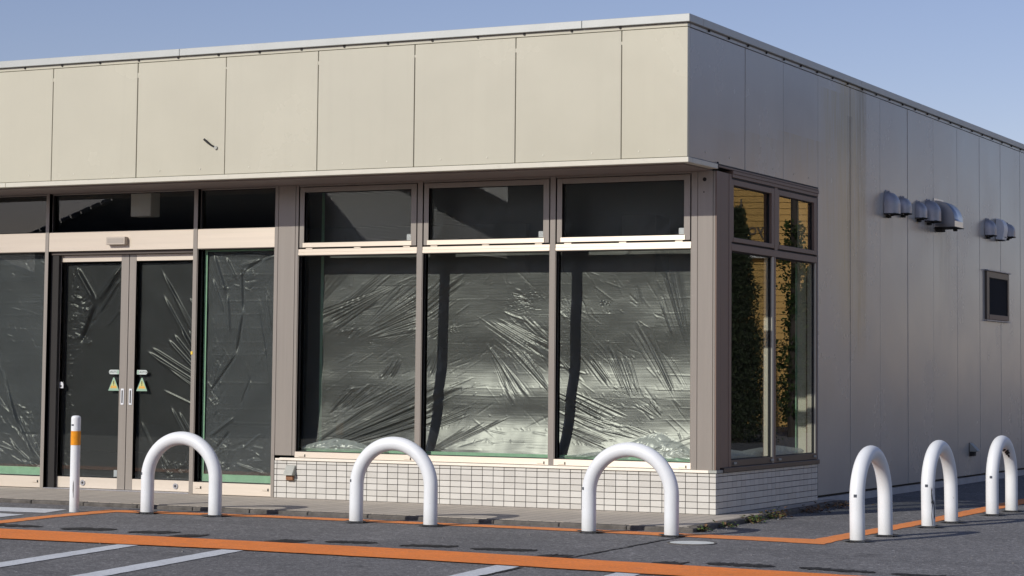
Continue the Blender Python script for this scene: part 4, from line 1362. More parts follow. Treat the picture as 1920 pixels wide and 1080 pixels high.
seg += crinkles(rr, 60, -4.1, -0.2, 0.45, 0.7, 0.1, 0.35, 0.010, 0.002, [0.3, 2.8, 0.1])
# folds hanging from the ceiling
seg += crinkles(rr, 40, -4.1, -0.2, 2.15, 2.5, 0.25, 0.5, 0.02, 0.005, [1.2, 1.9, 0.8])
seg_ridges(h, X, Z, seg)
fade = np.clip((Z - 0.445) / 0.05, 0.15, 1)
Yp = D + depth - h * fade
sheet_mesh('sheet', X, Yp, Z, M['film'], ps)
tp = MB(FR)
tp.box(-4.24, -0.24, -0.122, -0.118, 0.440, 0.470)
tp.build('masking_tape', M['green_tape'], ps)
tp = MB(FR)
tp.box(-4.20, -4.17, -0.345, -0.341, 0.47, 2.93)
tp.build('masking_tape', M['green_tape'], ps)

def crumple(name, label, outline, seed, nx=70, nz=34, amp=0.03, mat='film_heap', frame=None):
    """a slumped end of sheet: bottom edge points, top edge points, both (x, y, z)"""
    (b0, b1), tops = outline
    e = sheet_top = tops
    r = np.random.default_rng(seed)
    u = np.linspace(0, 1, nx); v = np.linspace(0, 1, nz)
    U, V = np.meshgrid(u, v)
    tx = np.interp(u, np.linspace(0, 1, len(e)), [p[0] for p in e])
    ty = np.interp(u, np.linspace(0, 1, len(e)), [p[1] for p in e])
    tz = np.interp(u, np.linspace(0, 1, len(e)), [p[2] for p in e])
    bx = b0[0] + (b1[0] - b0[0]) * u; by = b0[1] + (b1[1] - b0[1]) * u; bz = b0[2] + (b1[2] - b0[2]) * u
    X = bx * (1 - V) + tx * V; Y = by * (1 - V) + ty * V; Z_ = bz * (1 - V) + tz * V
    span = math.hypot(b1[0] - b0[0], b1[1] - b0[1])
    A = U * span; Bv = V * float(np.max(tz) - b0[2])
    h = np.zeros_like(U)
    segs = []
    for k in range(90):
        x, z = r.uniform(0, span), r.uniform(0, Bv.max())
        l = r.uniform(0.05, 0.28); g = r.uniform(0, PI)
        segs.append((x, z, x + l * math.cos(g), z + l * math.sin(g), r.uniform(0.008, 0.02), r.uniform(-1, 1) * amp * 0.4))
    XX, ZZ = np.meshgrid(np.linspace(0, span, nx), np.linspace(0, Bv.max(), nz))
    seg_ridges(h, XX, ZZ, segs)
    h += amp * 0.35 * smooth_noise(XX, ZZ, 9, 9, seed)
    belly = np.sin(PI * V) * 0.05
    nyx = (b1[1] - b0[1]) / span
    if abs(nyx) < 0.5:
        Y = Y - h - belly * 0.5
    else:
        X = X + h + belly * 0.5
    o = sheet_mesh(name, X, Y, Z_, M[mat], None)
    tag(o, label, 'plastic sheet')
    return o
crumple('plastic_sheet', 'crumpled pale plastic heap peaking in the bottom right of the right shop window',
        (((-1.50, D + 0.112, 0.452), (-0.26, D + 0.112, 0.452)), [(-1.48, D + 0.115, 0.462), (-1.2, D + 0.15, 0.505), (-0.9, D + 0.18, 0.60), (-0.62, D + 0.20, 0.695), (-0.42, D + 0.18, 0.62), (-0.27, D + 0.14, 0.53)]), 21, 110, 36, 0.030)
crumple('plastic_sheet', 'low crumpled greenish plastic heap in the bottom left corner of the left shop window',
        (((-4.235, D + 0.112, 0.452), (-3.30, D + 0.112, 0.452)), [(-4.23, D + 0.115, 0.49), (-4.1, D + 0.16, 0.53), (-3.9, D + 0.18, 0.565), (-3.7, D + 0.18, 0.545), (-3.5, D + 0.15, 0.49), (-3.3, D + 0.12, 0.46)]), 22, 90, 30, 0.026)

def plain_sheet(label, x0, x1, z0, z1, y, mat, segs, tapes, seed, amp=0.006):
    p = empty('plastic_sheet', (0, 0, 0))
    tag(p, label, 'plastic sheet')
    X, Z_ = np.meshgrid(np.linspace(x0, x1, max(60, int((x1 - x0) / 0.006))), np.linspace(z0, z1, max(60, int((z1 - z0) / 0.006))))
    h = amp * smooth_noise(X, Z_, 4, 3, seed)
    seg_ridges(h, X, Z_, segs)
    sheet_mesh('sheet', X, y - h, Z_, M[mat], p)
    for (a, b, c, d) in tapes:
        MB().box(a, b, y - 0.018, y - 0.0165, c, d).build('masking_tape', M['green_tape'], p)
    return p
r = np.random.default_rng(31)
S = []
for zf in np.arange(0.3, 2.3, 0.13):
    S.append((-5.36, zf, -4.55, zf + r.uniform(-.01, .01), 0.006, 0.0012))
S += [(-5.30, 2.36, -5.12, 1.90, 0.02, 0.018), (-5.12, 1.95, -5.08, 1.55, 0.016, 0.014), (-4.95, 2.2, -4.93, 1.75, 0.012, -0.016), (-4.93, 1.75, -5.0, 1.35, 0.014, -0.016), (-5.0, 1.35, -5.3, 0.98, 0.012, -0.014),
      (-4.92, 2.15, -4.6, 2.33, 0.014, -0.014), (-4.98, 2.2, -4.55, 2.30, 0.012, 0.01), (-5.18, 2.32, -4.7, 2.30, 0.015, 0.01), (-5.3, 2.1, -5.15, 1.75, 0.015, 0.012), (-5.15, 2.3, -5.0, 2.05, 0.014, 0.012),
      (-4.75, 1.8, -4.62, 1.2, 0.010, -0.010), (-4.68, 1.95, -4.6, 1.55, 0.012, 0.008), (-4.65, 1.3, -4.58, 0.9, 0.009, -0.006), (-4.82, 1.15, -4.95, 0.85, 0.009, -0.006), (-4.9, 1.3, -4.8, 0.95, 0.008, 0.006),
      (-5.3, 0.55, -5.0, 0.75, 0.014, 0.012), (-5.25, 0.4, -5.05, 0.62, 0.012, -0.012), (-5.0, 0.3, -4.6, 0.2, 0.012, 0.010), (-4.95, 0.42, -4.7, 0.6, 0.01, 0.006), (-5.32, 0.35, -5.1, 0.25, 0.012, 0.010), (-4.58, 0.7, -4.53, 0.3, 0.015, 0.012)]
S += crinkles(r, 40, -5.35, -5.15, 0.7, 1.3, 0.04, 0.14, 0.008, 0.006, [0.5, 2.2, 1.2])
S += crinkles(r, 60, -5.35, -4.6, 0.15, 0.5, 0.05, 0.2, 0.010, 0.006, [0.3, 2.8, 1.5])
S += crinkles(r, 25, -5.2, -4.8, 1.95, 2.1, 0.04, 0.12, 0.008, 0.005, [0.2, 2.9, 0.8])
S += crinkles(r, 40, -5.35, -4.55, 0.2, 2.3, 0.06, 0.25, 0.010, 0.003, [1.2, 1.9, 0.9])
plain_sheet('grey plastic sheet taped in green inside the glass strip right of the doors', -5.375, -4.535, 0.135, 2.355, D + 0.115, 'film_grey', S,
            [(-5.375, -5.345, 0.12, 2.36), (-5.344, -4.54, 0.122, 0.195), (-5.344, -4.54, 2.345, 2.362)], 41)
S = []
for zf in np.arange(0.3, 2.3, 0.13):
    S.append((-8.1, zf, -7.3, zf + r.uniform(-.01, .01), 0.006, 0.001))
S += crinkles(r, 50, -8.0, -7.3, 1.2, 2.3, 0.05, 0.16, 0.008, 0.004, [2.5, 2.8, 2.1])
S += [(-7.95, 1.3, -7.62, 0.62, 0.014, 0.014), (-7.85, 1.2, -7.6, 0.5, 0.012, 0.012), (-7.8, 0.9, -7.35, 0.2, 0.014, 0.016), (-7.7, 0.6, -7.3, 0.22, 0.012, 0.014), (-7.75, 0.45, -7.35, 0.17, 0.014, 0.016), (-7.65, 0.75, -7.32, 0.3, 0.01, 0.010), (-7.6, 0.3, -7.3, 0.2, 0.012, -0.012)]
S += crinkles(r, 60, -7.9, -7.3, 0.15, 0.8, 0.06, 0.3, 0.010, 0.008, [2.2, 2.5, 2.8])
plain_sheet('grey plastic sheet taped in green inside the glass strip left of the doors', -8.16, -7.29, 0.135, 2.355, D + 0.115, 'film_grey', S,
            [(-8.16, -7.285, 0.12, 0.205)], 42)
# doors: clearer sheets, bunched up along their outer edges
S = crinkles(r, 70, -7.08, -6.95, 0.2, 2.2, 0.03, 0.10, 0.009, 0.005, [0.2, 2.6, 1.4])
S += [(-6.98, 2.22, -6.72, 1.86, 0.02, 0.03), (-6.72, 1.86, -6.42, 2.2, 0.03, 0.022), (-6.72, 1.86, -6.9, 1.45, 0.02, -0.03), (-6.60, 1.95, -6.4, 2.25, 0.012, 0.012), (-6.68, 1.75, -6.42, 2.1, 0.012, 0.01), (-6.6, 1.6, -6.4, 1.8, 0.01, 0.006)]
S += crinkles(r, 40, -6.97, -6.8, 1.4, 1.9, 0.04, 0.14, 0.012, 0.007, [0.6, 2.8, 1.4])
plain_sheet('clear plastic sheet bunched along the left edge of the left door leaf', -7.085, -6.40, 0.13, 2.25, D + 0.155, 'film_clear', S, [], 43, 0.004)
S = [(-5.95, 2.2, -5.47, 1.45, 0.012, 0.014), (-5.92, 1.95, -5.47, 1.3, 0.012, 0.014), (-5.88, 2.1, -5.46, 1.5, 0.010, 0.010), (-6.1, 1.38, -5.46, 1.05, 0.012, 0.020), (-6.05, 1.42, -5.46, 1.12, 0.010, 0.016), (-6.0, 1.32, -5.47, 1.0, 0.010, 0.014), (-5.85, 1.5, -5.46, 1.16, 0.012, 0.018), (-5.78, 1.55, -5.46, 1.22, 0.012, 0.018),
     (-5.7, 1.6, -5.45, 1.28, 0.012, 0.016), (-5.6, 1.6, -5.45, 1.35, 0.01, 0.014), (-5.8, 0.85, -5.5, 0.4, 0.012, 0.012), (-5.7, 0.8, -5.45, 0.45, 0.01, 0.012), (-6.15, 0.7, -5.95, 0.35, 0.012, 0.010), (-5.6, 1.9, -5.46, 1.75, 0.01, 0.01), (-5.9, 1.0, -5.5, 0.85, 0.008, 0.008), (-5.6, 0.5, -5.46, 0.3, 0.01, 0.01)]
S += crinkles(r, 30, -5.9, -5.47, 0.14, 0.25, 0.05, 0.18, 0.010, 0.012, [0.6, 2.2, 0.2])
S += crinkles(r, 50, -5.50, -5.42, 0.3, 2.0, 0.03, 0.10, 0.008, 0.008, [1.3, 2.2, 0.8])
plain_sheet('clear plastic sheet with folds fanning to the right edge of the right door leaf', -6.18, -5.42, 0.13, 2.25, D + 0.155, 'film_clear', S, [], 44, 0.004)
# behind the side windows: a low roll of plastic and a pale sheet
crumple('plastic_sheet', 'pale blue-white rolled plastic lying along the bottom of the corner side windows',
        (((-0.12, 1.04, 0.455), (-0.12, 3.22, 0.455)), [(-0.13, 1.05, 0.50), (-0.2, 1.4, 0.54), (-0.2, 1.8, 0.51), (-0.18, 2.2, 0.53), (-0.2, 2.7, 0.54), (-0.2, 3.0, 0.52), (-0.13, 3.2, 0.50)]), 24, 120, 16, 0.02)
MB().box(-0.222, -0.2115, 3.30, 3.33, 0.45, 2.28).build('masking_tape', M['green_tape'], ps)

# ------------------------------------------------------------------ bollards
def arch(loc, rz, label, span=0.70, H=0.715, extras=()):
    e = empty('arch_bollard', (loc[0], loc[1], G), rz)
    lr = random.Random(int(abs(loc[0] * 1000) + abs(loc[1] * 100)))
    e.rotation_euler = (R(lr.uniform(-0.7, 0.7)), R(lr.uniform(-0.25, 0.25)), rz + R(lr.uniform(-0.8, 0.8)))
    tag(e, label, 'bollard', 'white arch bollards round the shop')
    r0 = 0.0572
    R_ = span / 2
    zt = H - r0
    zs = zt - R_ * 1.0
    pts = [(-R_, 0, -0.05)] + [(-R_, 0, zs * k / 6) for k in range(0, 7)]
    for k in range(1, 40):
        a = PI - PI * k / 40
        pts.append((R_ * math.cos(a), 0, zs + R_ * math.sin(a)))
    pts += [(R_, 0, zs * k / 6) for k in range(6, -1, -1)] + [(R_, 0, -0.05)]
    MB().tube(pts, r0, 40).build('tube', M['white_paint'], e)
    for sx in (-R_, R_):
        rr = random.Random(int(abs(loc[0] * 100)) + int(sx * 10))
        fb = MB()
        fb.poly([(sx + (0.105 + rr.uniform(-.02, .03)) * math.cos(2 * PI * k / 24), (0.105 + rr.uniform(-.02, .03)) * math.sin(2 * PI * k / 24), 0.0155) for k in range(24)])
        fb.build('foot_patch', M['base_dark'], e)
    # small maker's plate on the first leg
    lb = MB()
    fa_, z0 = (PI * 1.32, 0.335) if rz == 0 else (PI * 1.02, 0.335)
    nn = 5
    vs, fs = [], []
    for k in range(nn + 1):
        a = fa_ + 0.20 * (k / nn - 0.5) * 2
        for z in (z0, z0 + 0.022):
            vs.append((-R_ + (r0 + 0.0012) * math.cos(a), (r0 + 0.0012) * math.sin(a), z))
    for k in range(nn):
        fs.append((2 * k, 2 * k + 2, 2 * k + 3, 2 * k + 1))
    lb.quads(vs, fs)
    lb.build('maker_plate', M['label_dark'], e)
    return e

def patch_on_leg(parent, sx, a0, a1, z0, z1, name, mat, seed, n=9, r0=0.0572, taper=True):
    """thin scrapes lying on a leg: angle range, height range"""
    rr = random.Random(seed)
    m = MB()
    for q in range(n):
        ac = rr.uniform(a0, a1)
        zc = rr.uniform(z0, z1)
        hl = rr.uniform(0.015, 0.075)
        w = rr.uniform(0.03, 0.11)
        vs, fs = [], []
        K = 8
        for k in range(K + 1):
            t = k / K
            z = zc + hl * (t - 0.5) * 2
            ww = w * (1 - abs(2 * t - 1) ** 2) * rr.uniform(0.5, 1.1) + 0.004
            off = 0.04 * math.sin(t * 5 + q)
            for s in (-1, 1):
                a = ac + off + s * ww
                vs.append((sx + (r0 + 0.001) * math.cos(a), (r0 + 0.001) * math.sin(a), max(z, 0.02)))
        for k in range(K):
            fs.append((2 * k, 2 * k + 1, 2 * k + 3, 2 * k + 2))
        m.quads(vs, fs)
    return m.build(name, mat, parent)

arch((-4.135, -1.315), 0, 'white arch bollard in front of the automatic doors, right of the straight post')
b2 = arch((-2.045, -1.30), 0, 'white arch bollard in front of the mullion between left and middle shop windows')
b3 = arch((0.045, -1.25), 0, 'white arch bollard in front of the right shop window, near the building corner')
b4 = arch((1.79, -0.62), PI / 2, 'white arch bollard beside the orange corner, first of the three along the side wall')
b5 = arch((1.785, 1.27), PI / 2, 'white arch bollard with long black scrapes on its near leg')
b6 = arch((1.82, 3.18), PI / 2, 'white arch bollard with black scuffs under its bend, farthest along the side wall', span=0.68)
patch_on_leg(b5, -0.35, PI * 1.22 + PI / 2 * 0, PI * 1.45, 0.06, 0.30, 'scrape', M['scrape'], 3, 15)
# scuffs under the bend of the last one
sm = MB()
rr = random.Random(9)
for q in range(5):
    a = R(48 + q * 5 + rr.uniform(-3, 3))
    Rr = 0.34 - 0.0575
    c = (Rr * math.cos(a), 0.0, (0.715 - 0.0572 - 0.34) + Rr * math.sin(a))
    sm.tube([(c[0] - 0.012, rr.uniform(-.03, .02), c[2] + 0.004), (c[0] + 0.012, rr.uniform(-.02, .03), c[2] - 0.012)], 0.008, 8)
sm.build('scuff', M['scrape'], b6)

sp = empty('straight_bollard', (-5.13, -1.50, G))
tag(sp, 'straight white bollard with an orange reflective band by the doors', 'bollard')
MB().tube([(0, 0, -0.05), (0, 0, 0.3), (0, 0, 0.580)], 0.042, 36).build('tube', M['white_paint'], sp)
MB().tube([(0, 0, 0.5805), (0, 0, 0.7025)], 0.0432, 36).build('reflective_band', M['orange_band'], sp)
cap = [(0, 0, 0.703), (0, 0, 0.80), (0, 0, 0.814)] + [(0, 0, 0.814 + 0.024 * math.sin(PI / 2 * k / 6)) for k in range(1, 7)]
rad = [0.042, 0.042, 0.042] + [max(0.042 * math.cos(PI / 2 * k / 6) ** 0.6, 0.002) for k in range(1, 7)]
MB().tube(cap, 0.042, 36, radii=rad).build('cap', M['white_paint'], sp)
lb = MB()
vs, fs = [], []
for k in range(6):
    a = PI * 1.5 + 0.35 * (k / 5 - 0.5) * 2 - 0.15
    for z in (0.748, 0.762):
        vs.append((0.0428 * math.cos(a), 0.0428 * math.sin(a), z))
for k in range(5): fs.append((2 * k, 2 * k + 2, 2 * k + 3, 2 * k + 1))
lb.quads(vs, fs).build('maker_plate', M['label_dark'], sp)
patch_on_leg(sp, 0.0, PI * 1.5, PI * 1.75, 0.19, 0.24, 'scrape', M['scrape'], 12, 3, r0=0.042)

# ------------------------------------------------------------------ weeds and litter along the kerb
def weed(x, y, w, h, n, label, mats, seed, name='weed', cat='weed'):
    rr = random.Random(seed)
    e = empty(name, (x, y, G))
    tag(e, label, cat)
    m = MB()
    for i in range(n):
        px, py = rr.gauss(0, w * 0.3), rr.gauss(0, w * 0.42)
        pz = abs(rr.gauss(0, h * 0.4))
        l = rr.uniform(0.02, 0.05)
        g = rr.uniform(0, 2 * PI)
        tilt = rr.uniform(-0.5, 0.7)
        d = Vector((math.cos(g) * math.cos(tilt), math.sin(g) * math.cos(tilt), math.sin(tilt)))
        s_ = Vector((-math.sin(g), math.cos(g), rr.uniform(-.4, .4))) * l * 0.33
        p = Vector((px, py, pz + 0.012))
        q = p + d * l
        mid = p + d * l * 0.5 + Vector((0, 0, l * 0.12))
        m.m(0 if rr.random() < 0.6 else 1)
        m.quads([p, mid + s_, q, mid - s_], [(0, 1, 2, 3)])
    m.build('leaves', mats, e)
    st = MB()
    for i in range(max(3, n // 14)):
        g = rr.uniform(0, 2 * PI)
        l = rr.uniform(0.5, 1.0) * w
        st.tube([(0, 0, -0.01), (math.cos(g) * l * 0.4, math.sin(g) * l * 0.5, h * 0.5), (math.cos(g) * l * 0.7, math.sin(g) * l * 0.9, h * rr.uniform(0.1, 0.9))], 0.002, 5)
    st.build('stems', mats[1], e)
GL, DL = M['leaf_green'], M['leaf_dry']
weed(0.39, -0.62, 0.12, 0.03, 60, 'low green moss tuft at the rounded end of the kerb', (GL, DL), 1)
weed(0.375, -0.05, 0.16, 0.035, 50, 'thin green weed in the kerb joint between the end tuft and the big clumps', (GL, DL), 2)
weed(0.365, 0.62, 0.17, 0.06, 110, 'bushy green weed clump at the kerb below the tiled plinth', (GL, DL), 3)
weed(0.33, 1.22, 0.22, 0.075, 120, 'dry brown weed clump at the kerb, next beyond the bushy green one', (DL, GL), 4)
weed(0.31, 2.25, 0.22, 0.05, 90, 'flat brown leaf litter heaped at the middle of the side kerb', (DL, DL), 5, 'leaf_litter', 'leaf litter')
weed(0.28, 3.05, 0.32, 0.06, 110, 'brown leaf litter heaped where the side kerb ends', (DL, DL), 6, 'leaf_litter', 'leaf litter')
rr = random.Random(77)
peb = MB()
for i in range(70):
    yy = rr.uniform(-0.7, 3.4)
    xx = kx(yy) + abs(rr.gauss(0, 0.07)) + 0.01
    s = rr.uniform(0.003, 0.009)
    g = rr.uniform(0, 3)
    peb.prism([(xx + s * math.cos(g + k * 1.26) * rr.uniform(.7, 1.2), yy + s * math.sin(g + k * 1.26) * rr.uniform(.7, 1.2)) for k in range(5)], 2, G - 0.002, G + s)
for i in range(60):
    xx, yy = rr.uniform(-5, 4), rr.uniform(-5, -0.9)
    s = rr.uniform(0.003, 0.008)
    g = rr.uniform(0, 3)
    peb.prism([(xx + s * math.cos(g + k * 1.26), yy + s * math.sin(g + k * 1.26)) for k in range(5)], 2, G - 0.002, G + s)
tag(peb.build('gravel', plain('loose_gravel', (0.20, 0.195, 0.19), 0.85, var=0.4, vscale=40)), 'loose grey grit scattered along the kerb and the asphalt', 'gravel', kind='stuff')

# ------------------------------------------------------------------ what stands opposite and is mirrored in the glass
# yellow boarded house, beyond the right side of the lot
nrm = Vector((-0.344, -0.939, 0)).normalized()
ang = math.atan2(-nrm.x, nrm.y) + PI
ye = empty('yellow_house', (11.85, 34.35, G), math.atan2(nrm.y, nrm.x) + PI / 2)
tag(ye, 'two-storey yellow boarded house with a white band, mirrored in the side windows', 'house')
yellow = plain('yellow_board', (0.60, 0.365, 0.10), 0.7, var=0.06)
yb = MB()
wid0, wid1, top = -2.2, 8.0, 7.0
z = 0.0
while z < top - 0.01:
    zz = min(z + 0.153, top)
    if not (4.02 < z < 4.20):
        yb.m(0).prism([(0.022, z + 0.002), (0.0, zz - 0.002), (-0.02, zz - 0.002), (-0.02, z + 0.002)] if False else [(-0.026, z + 0.011), (-0.006, zz), (0.03, zz), (0.03, z + 0.011)], 0, wid0, wid1)
    z = zz
yb.m(1).box(wid0, wid1, 0.02, 8.0, -0.05, top)
yb.build('wall', [yellow, plain('yellow_wall_backing', (0.10, 0.065, 0.02), 0.8)], ye)
MB().box(wid0 - 0.1, wid1 + 0.1, -0.20, 0.0, 4.13, 4.33, 0.01).build('band', plain('white_band', (0.72, 0.72, 0.70), 0.6), ye)
rfm = MB()
rfm.prism([(-0.8, top - 0.1), (4.0, top + 2.0), (8.8, top - 0.1), (8.8, top), (4.0, top + 2.15), (-0.8, top)], 0, wid0 - 0.5, wid1 + 0.4)
rfm.build('roof', plain('slate_roof', (0.10, 0.10, 0.11), 0.6), ye)
for wx in (3.6, 6.0):
    for wz in (1.0, 5.2):
        f = MB()
        f.box(wx - 0.6, wx + 0.6, -0.05, 0.02, wz, wz + 1.2, 0.01)
        f = f.build('window', plain('white_frame', (0.7, 0.7, 0.7), 0.5), ye)
        MB().box(wx - 0.53, wx + 0.53, -0.056, -0.052, wz + 0.07, wz + 1.13).build('pane', M['black'], f)
lt = MB()
def tmat(x, z):
    return Matrix(((1, 0, 0, x), (0, 0, -1, -0.045), (0, 1, 0, z), (0, 0, 0, 1)))
lt.text('yo', 0.40, tmat(0.33, 4.84), 0.012)
lt.text('I', 0.46, tmat(0.69, 5.42), 0.012)
lt.build('sign_letters', M['bronze'], ye)

def leaves(m, rr, centre, size, n, leaf, squash=1.0):
    for i in range(n):
        while True:
            d = Vector((rr.uniform(-1, 1), rr.uniform(-1, 1), rr.uniform(-1, 1)))
            if 0.2 < d.length < 1: break
        p = Vector(centre) + Vector((d.x * size, d.y * size, d.z * size * squash))
        a = Vector((rr.uniform(-1, 1), rr.uniform(-1, 1), rr.uniform(-1, 1))).normalized()
        b = a.cross(Vector((rr.uniform(-1, 1), rr.uniform(-1, 1), rr.uniform(-1, 1)))).normalized()
        l = leaf * rr.uniform(0.6, 1.3)
        m.append((p - a * l, p + b * l * 0.5, p + a * l, p - b * l * 0.5))

def leaf_obj(quads_, name, mat, parent):
    v = np.array([[tuple(p) for p in q] for q in quads_], np.float32).reshape(-1, 3)
    me = bpy.data.meshes.new(name)
    n = len(quads_)
    me.vertices.add(n * 4); me.vertices.foreach_set('co', v.ravel())
    me.loops.add(n * 4); me.loops.foreach_set('vertex_index', np.arange(n * 4, dtype=np.int32))
    me.polygons.add(n)
    me.polygons.foreach_set('loop_start', (np.arange(n) * 4).astype(np.int32))
    me.polygons.foreach_set('loop_total', np.full(n, 4, np.int32))
    me.update(calc_edges=True)
    me.materials.append(mat)
    o = bpy.data.objects.new(name, me)
    COL.objects.link(o)
    o.parent = parent
    return o

def foliage_mat(name, lo, hi):
    m, nt, out = newmat(name)
    g = N(nt, 'ShaderNodeNewGeometry')
    c = ramp(nt, g.outputs['Random Per Island'], [(0, lo), (1, hi)]).outputs[0]
    d = N(nt, 'ShaderNodeBsdfDiffuse'); t = N(nt, 'ShaderNodeBsdfTranslucent')
    L(nt, c, d.inputs[0]); L(nt, c, t.inputs[0])
    mx = N(nt, 'ShaderNodeMixShader', Fac=0.25)
    L(nt, d.outputs[0], mx.inputs[1]); L(nt, t.outputs[0], mx.inputs[2])
    L(nt, mx.outputs[0], out.inputs[0])
    return m
bark = plain('bark', (0.10, 0.075, 0.055), 0.9, var=0.35, vscale=8, stretch=(3, 3, 0.6), bump=0.8, bscale=14)
def conifer(loc, h, rad, label, seed, lo, hi, skew=0.0):
    rr = random.Random(seed)
    e = empty('conifer_tree', (loc[0], loc[1], G))
    tag(e, label, 'tree')
    MB().tube([(0, 0, -0.1), (0.02, 0, h * 0.5), (0, 0.02, h * 0.96)], 0.1, 12, radii=[0.13, 0.08, 0.015]).build('trunk', bark, e)
    q = []
    for i in range(430):
        t = rr.random() ** 1.25
        z = 0.25 + t * (h - 0.3)
        rz_ = rad * (1 - t) ** 0.8 * rr.uniform(0.25, 1.06) + 0.04
        a = rr.uniform(0, 2 * PI)
        leaves(q, rr, (rz_ * math.cos(a) * 0.8, rz_ * math.sin(a) * 0.8, z), 0.16 + 0.16 * (1 - t), 75, 0.036, 1.3)
    leaf_obj(q, 'crown', foliage_mat('conifer_needles_%d' % seed, lo, hi), e)
conifer((7.95, 22.0), 4.32, 0.72, 'dark green pointed conifer standing in front of the yellow house', 3, (0.035, 0.05, 0.03), (0.10, 0.13, 0.07))
conifer((9.25, 30.2), 3.7, 0.75, 'grey-green conifer between the ivy-covered trunk and the yellow house', 4, (0.05, 0.065, 0.045), (0.11, 0.13, 0.09))
# ivy-clad trunk
iv = empty('ivy_tree', (8.30, 26.15, G))
tag(iv, 'tall bare trunk wrapped in climbing ivy in front of the yellow house', 'tree')
MB().tube([(0, 0, -0.1), (0.02, 0.01, 1.5), (-0.02, 0, 3.2), (0.0, 0.01, 5.2), (0.03, 0, 7.0)], 0.14, 14, radii=[0.14, 0.115, 0.10, 0.08, 0.05]).build('trunk', plain('dark_bark', (0.05, 0.04, 0.032), 0.9, var=0.35, vscale=8, stretch=(3, 3, 0.6), bump=0.8, bscale=14), iv)
rr = random.Random(5)
q = []
for i in range(230):
    t = rr.random()
    z = 0.3 + t * 4.1
    a = rr.uniform(0, 2 * PI)
    rad = rr.uniform(0.12, 0.30) * (1.25 if 3.0 < z < 3.8 else (1.1 if z < 2 else 0.8))
    leaves(q, rr, (rad * math.cos(a), rad * math.sin(a), z), 0.10, 14, 0.045, 1.2)
for (dx, z0) in ((-0.55, 3.7), (0.5, 3.9), (-0.45, 2.6)):
    for k in range(8):
        leaves(q, rr, (dx * (k + 1) / 8, 0.02, z0 + 0.02 * k), 0.05, 5, 0.04)
leaf_obj(q, 'ivy', foliage_mat('ivy_leaf', (0.015, 0.03, 0.01), (0.07, 0.11, 0.035)), iv)

# houses behind the photographer, seen only as dark shapes in the front glass
def roof_tiles():
    m, nt, out = newmat('glazed_roof_tile')
    t = nt.nodes.new('ShaderNodeTexCoord')
    b = N(nt, 'ShaderNodeBsdfPrincipled', Roughness=0.6)
    b.inputs['Specular IOR Level'].default_value = 0.2
    b.inputs['Base Color'].default_value = rgba((0.045, 0.046, 0.05))
    wv = N(nt, 'ShaderNodeTexWave', Scale=2.0, Distortion=0.0)
    L(nt, t.outputs['Object'], wv.inputs['Vector'])
    w2 = N(nt, 'ShaderNodeTexWave', Scale=2.0, Distortion=0.0, bands_direction='Y')
    L(nt, t.outputs['Object'], w2.inputs['Vector'])
    bp = N(nt, 'ShaderNodeBump', Strength=0.25, Distance=0.03)
    L(nt, math_n(nt, 'ADD', wv.outputs[0], w2.outputs[0]), bp.inputs['Height'])
    L(nt, bp.outputs[0], b.inputs['Normal'])
    L(nt, b.outputs[0], out.inputs[0])
    return m
RT = roof_tiles()
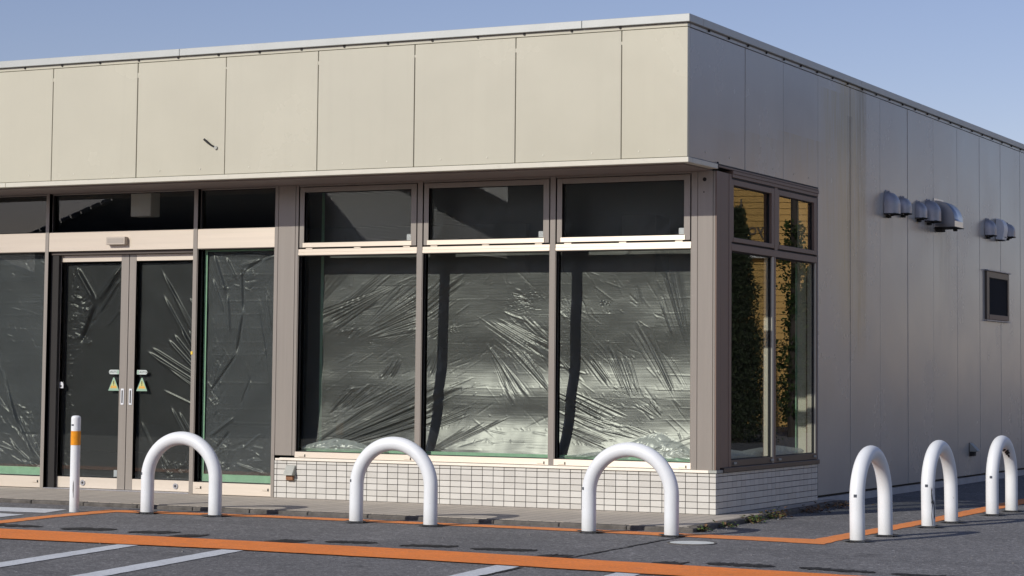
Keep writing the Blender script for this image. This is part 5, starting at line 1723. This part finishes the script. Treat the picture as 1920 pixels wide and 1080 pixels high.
def tiled_house(loc, w, d, he, hr, label, hip, seed):
    e = empty('tiled_house', (loc[0], loc[1], G))
    tag(e, label, 'house')
    MB().box(-w / 2, w / 2, -d, 0.0, 0.0, he).build('wall', plain('plaster_wall_%d' % seed, (0.12, 0.115, 0.11), 0.85), e)
    o = 0.6
    A, Bq, Cq, Dq = (-w / 2 - o, o, he - 0.1), (w / 2 + o, o, he - 0.1), (w / 2 + o, -d - o, he - 0.1), (-w / 2 - o, -d - o, he - 0.1)
    # hipped roof with an upward sweep at the corners
    ridge0, ridge1 = (0, -hip, hr), (0, -d + hip, hr)
    m = MB()
    m.quads([A, Bq, Cq, Dq, ridge0, ridge1, (0, o, he - 0.28)], [(0, 1, 4), (1, 2, 5, 4), (2, 3, 5), (3, 0, 4, 5), (0, 3, 2, 1)])
    rf_ = m.build('roof', RT, e)
    rg = MB()
    for (p0, p1) in ((A, ridge0), (Bq, ridge0), (ridge0, ridge1), (Cq, ridge1), (Dq, ridge1)):
        p0, p1 = Vector(p0), Vector(p1)
        n = int((p1 - p0).length / 0.26)
        for k in range(n):
            c = p0.lerp(p1, (k + 0.5) / n) + Vector((0, 0, 0.0))
            dd = (p1 - p0).normalized()
            rg.tube([c - dd * 0.12, c - dd * 0.06, c + dd * 0.12], 0.1, 10, radii=[0.085, 0.095, 0.09])
    rg.build('ridge_tiles', plain('glossy_ridge_tile', (0.06, 0.06, 0.065), 0.12, spec=0.8), rf_)
    for wx in (-w * 0.25, w * 0.2):
        f = MB().box(wx - 0.8, wx + 0.8, -0.02, 0.04, 0.9, 2.2, 0.01).build('window', M['bronze'], e)
        MB().box(wx - 0.74, wx + 0.74, 0.041, 0.046, 0.96, 2.14).build('pane', M['black'], f)
tiled_house((-22.2, -33.3), 8.2, 10.0, 4.9, 6.75, 'dark tiled hip-roofed house behind the photographer, low pitched and farther off', 1.9, 1)
tiled_house((-38.5, -27.5), 17.0, 8.0, 3.6, 5.6, 'long low tiled hip-roofed house behind the photographer, farthest to the west', 3.4, 3)
tiled_house((-23.0, -24.0), 9.0, 8.0, 4.2, 7.2, 'dark tiled hip-roofed house behind the photographer, steep roofed and nearer', 3.4, 2)
bl = empty('dark_block', (-9.2, -30.0, G))
tag(bl, 'plain dark grey two-storey block behind the photographer', 'building')
MB().box(-6.3, 8.0, -7.0, 4.3, 0.0, 8.2).build('wall', plain('dark_siding', (0.16, 0.16, 0.15), 0.8, stretch=(6, 6, 0.3)), bl)
MB().box(-6.45, 8.15, -7.15, 4.45, 8.201, 8.4, 0.02).build('roof', M['roofing'], bl)
for wx in (-3.0, 1.0, 5.0):
    f = MB().box(wx - 0.8, wx + 0.8, 4.29, 4.34, 0.9, 2.2, 0.01).build('window', M['bronze'], bl)
    MB().box(wx - 0.74, wx + 0.74, 4.341, 4.346, 0.96, 2.14).build('pane', M['black'], f)
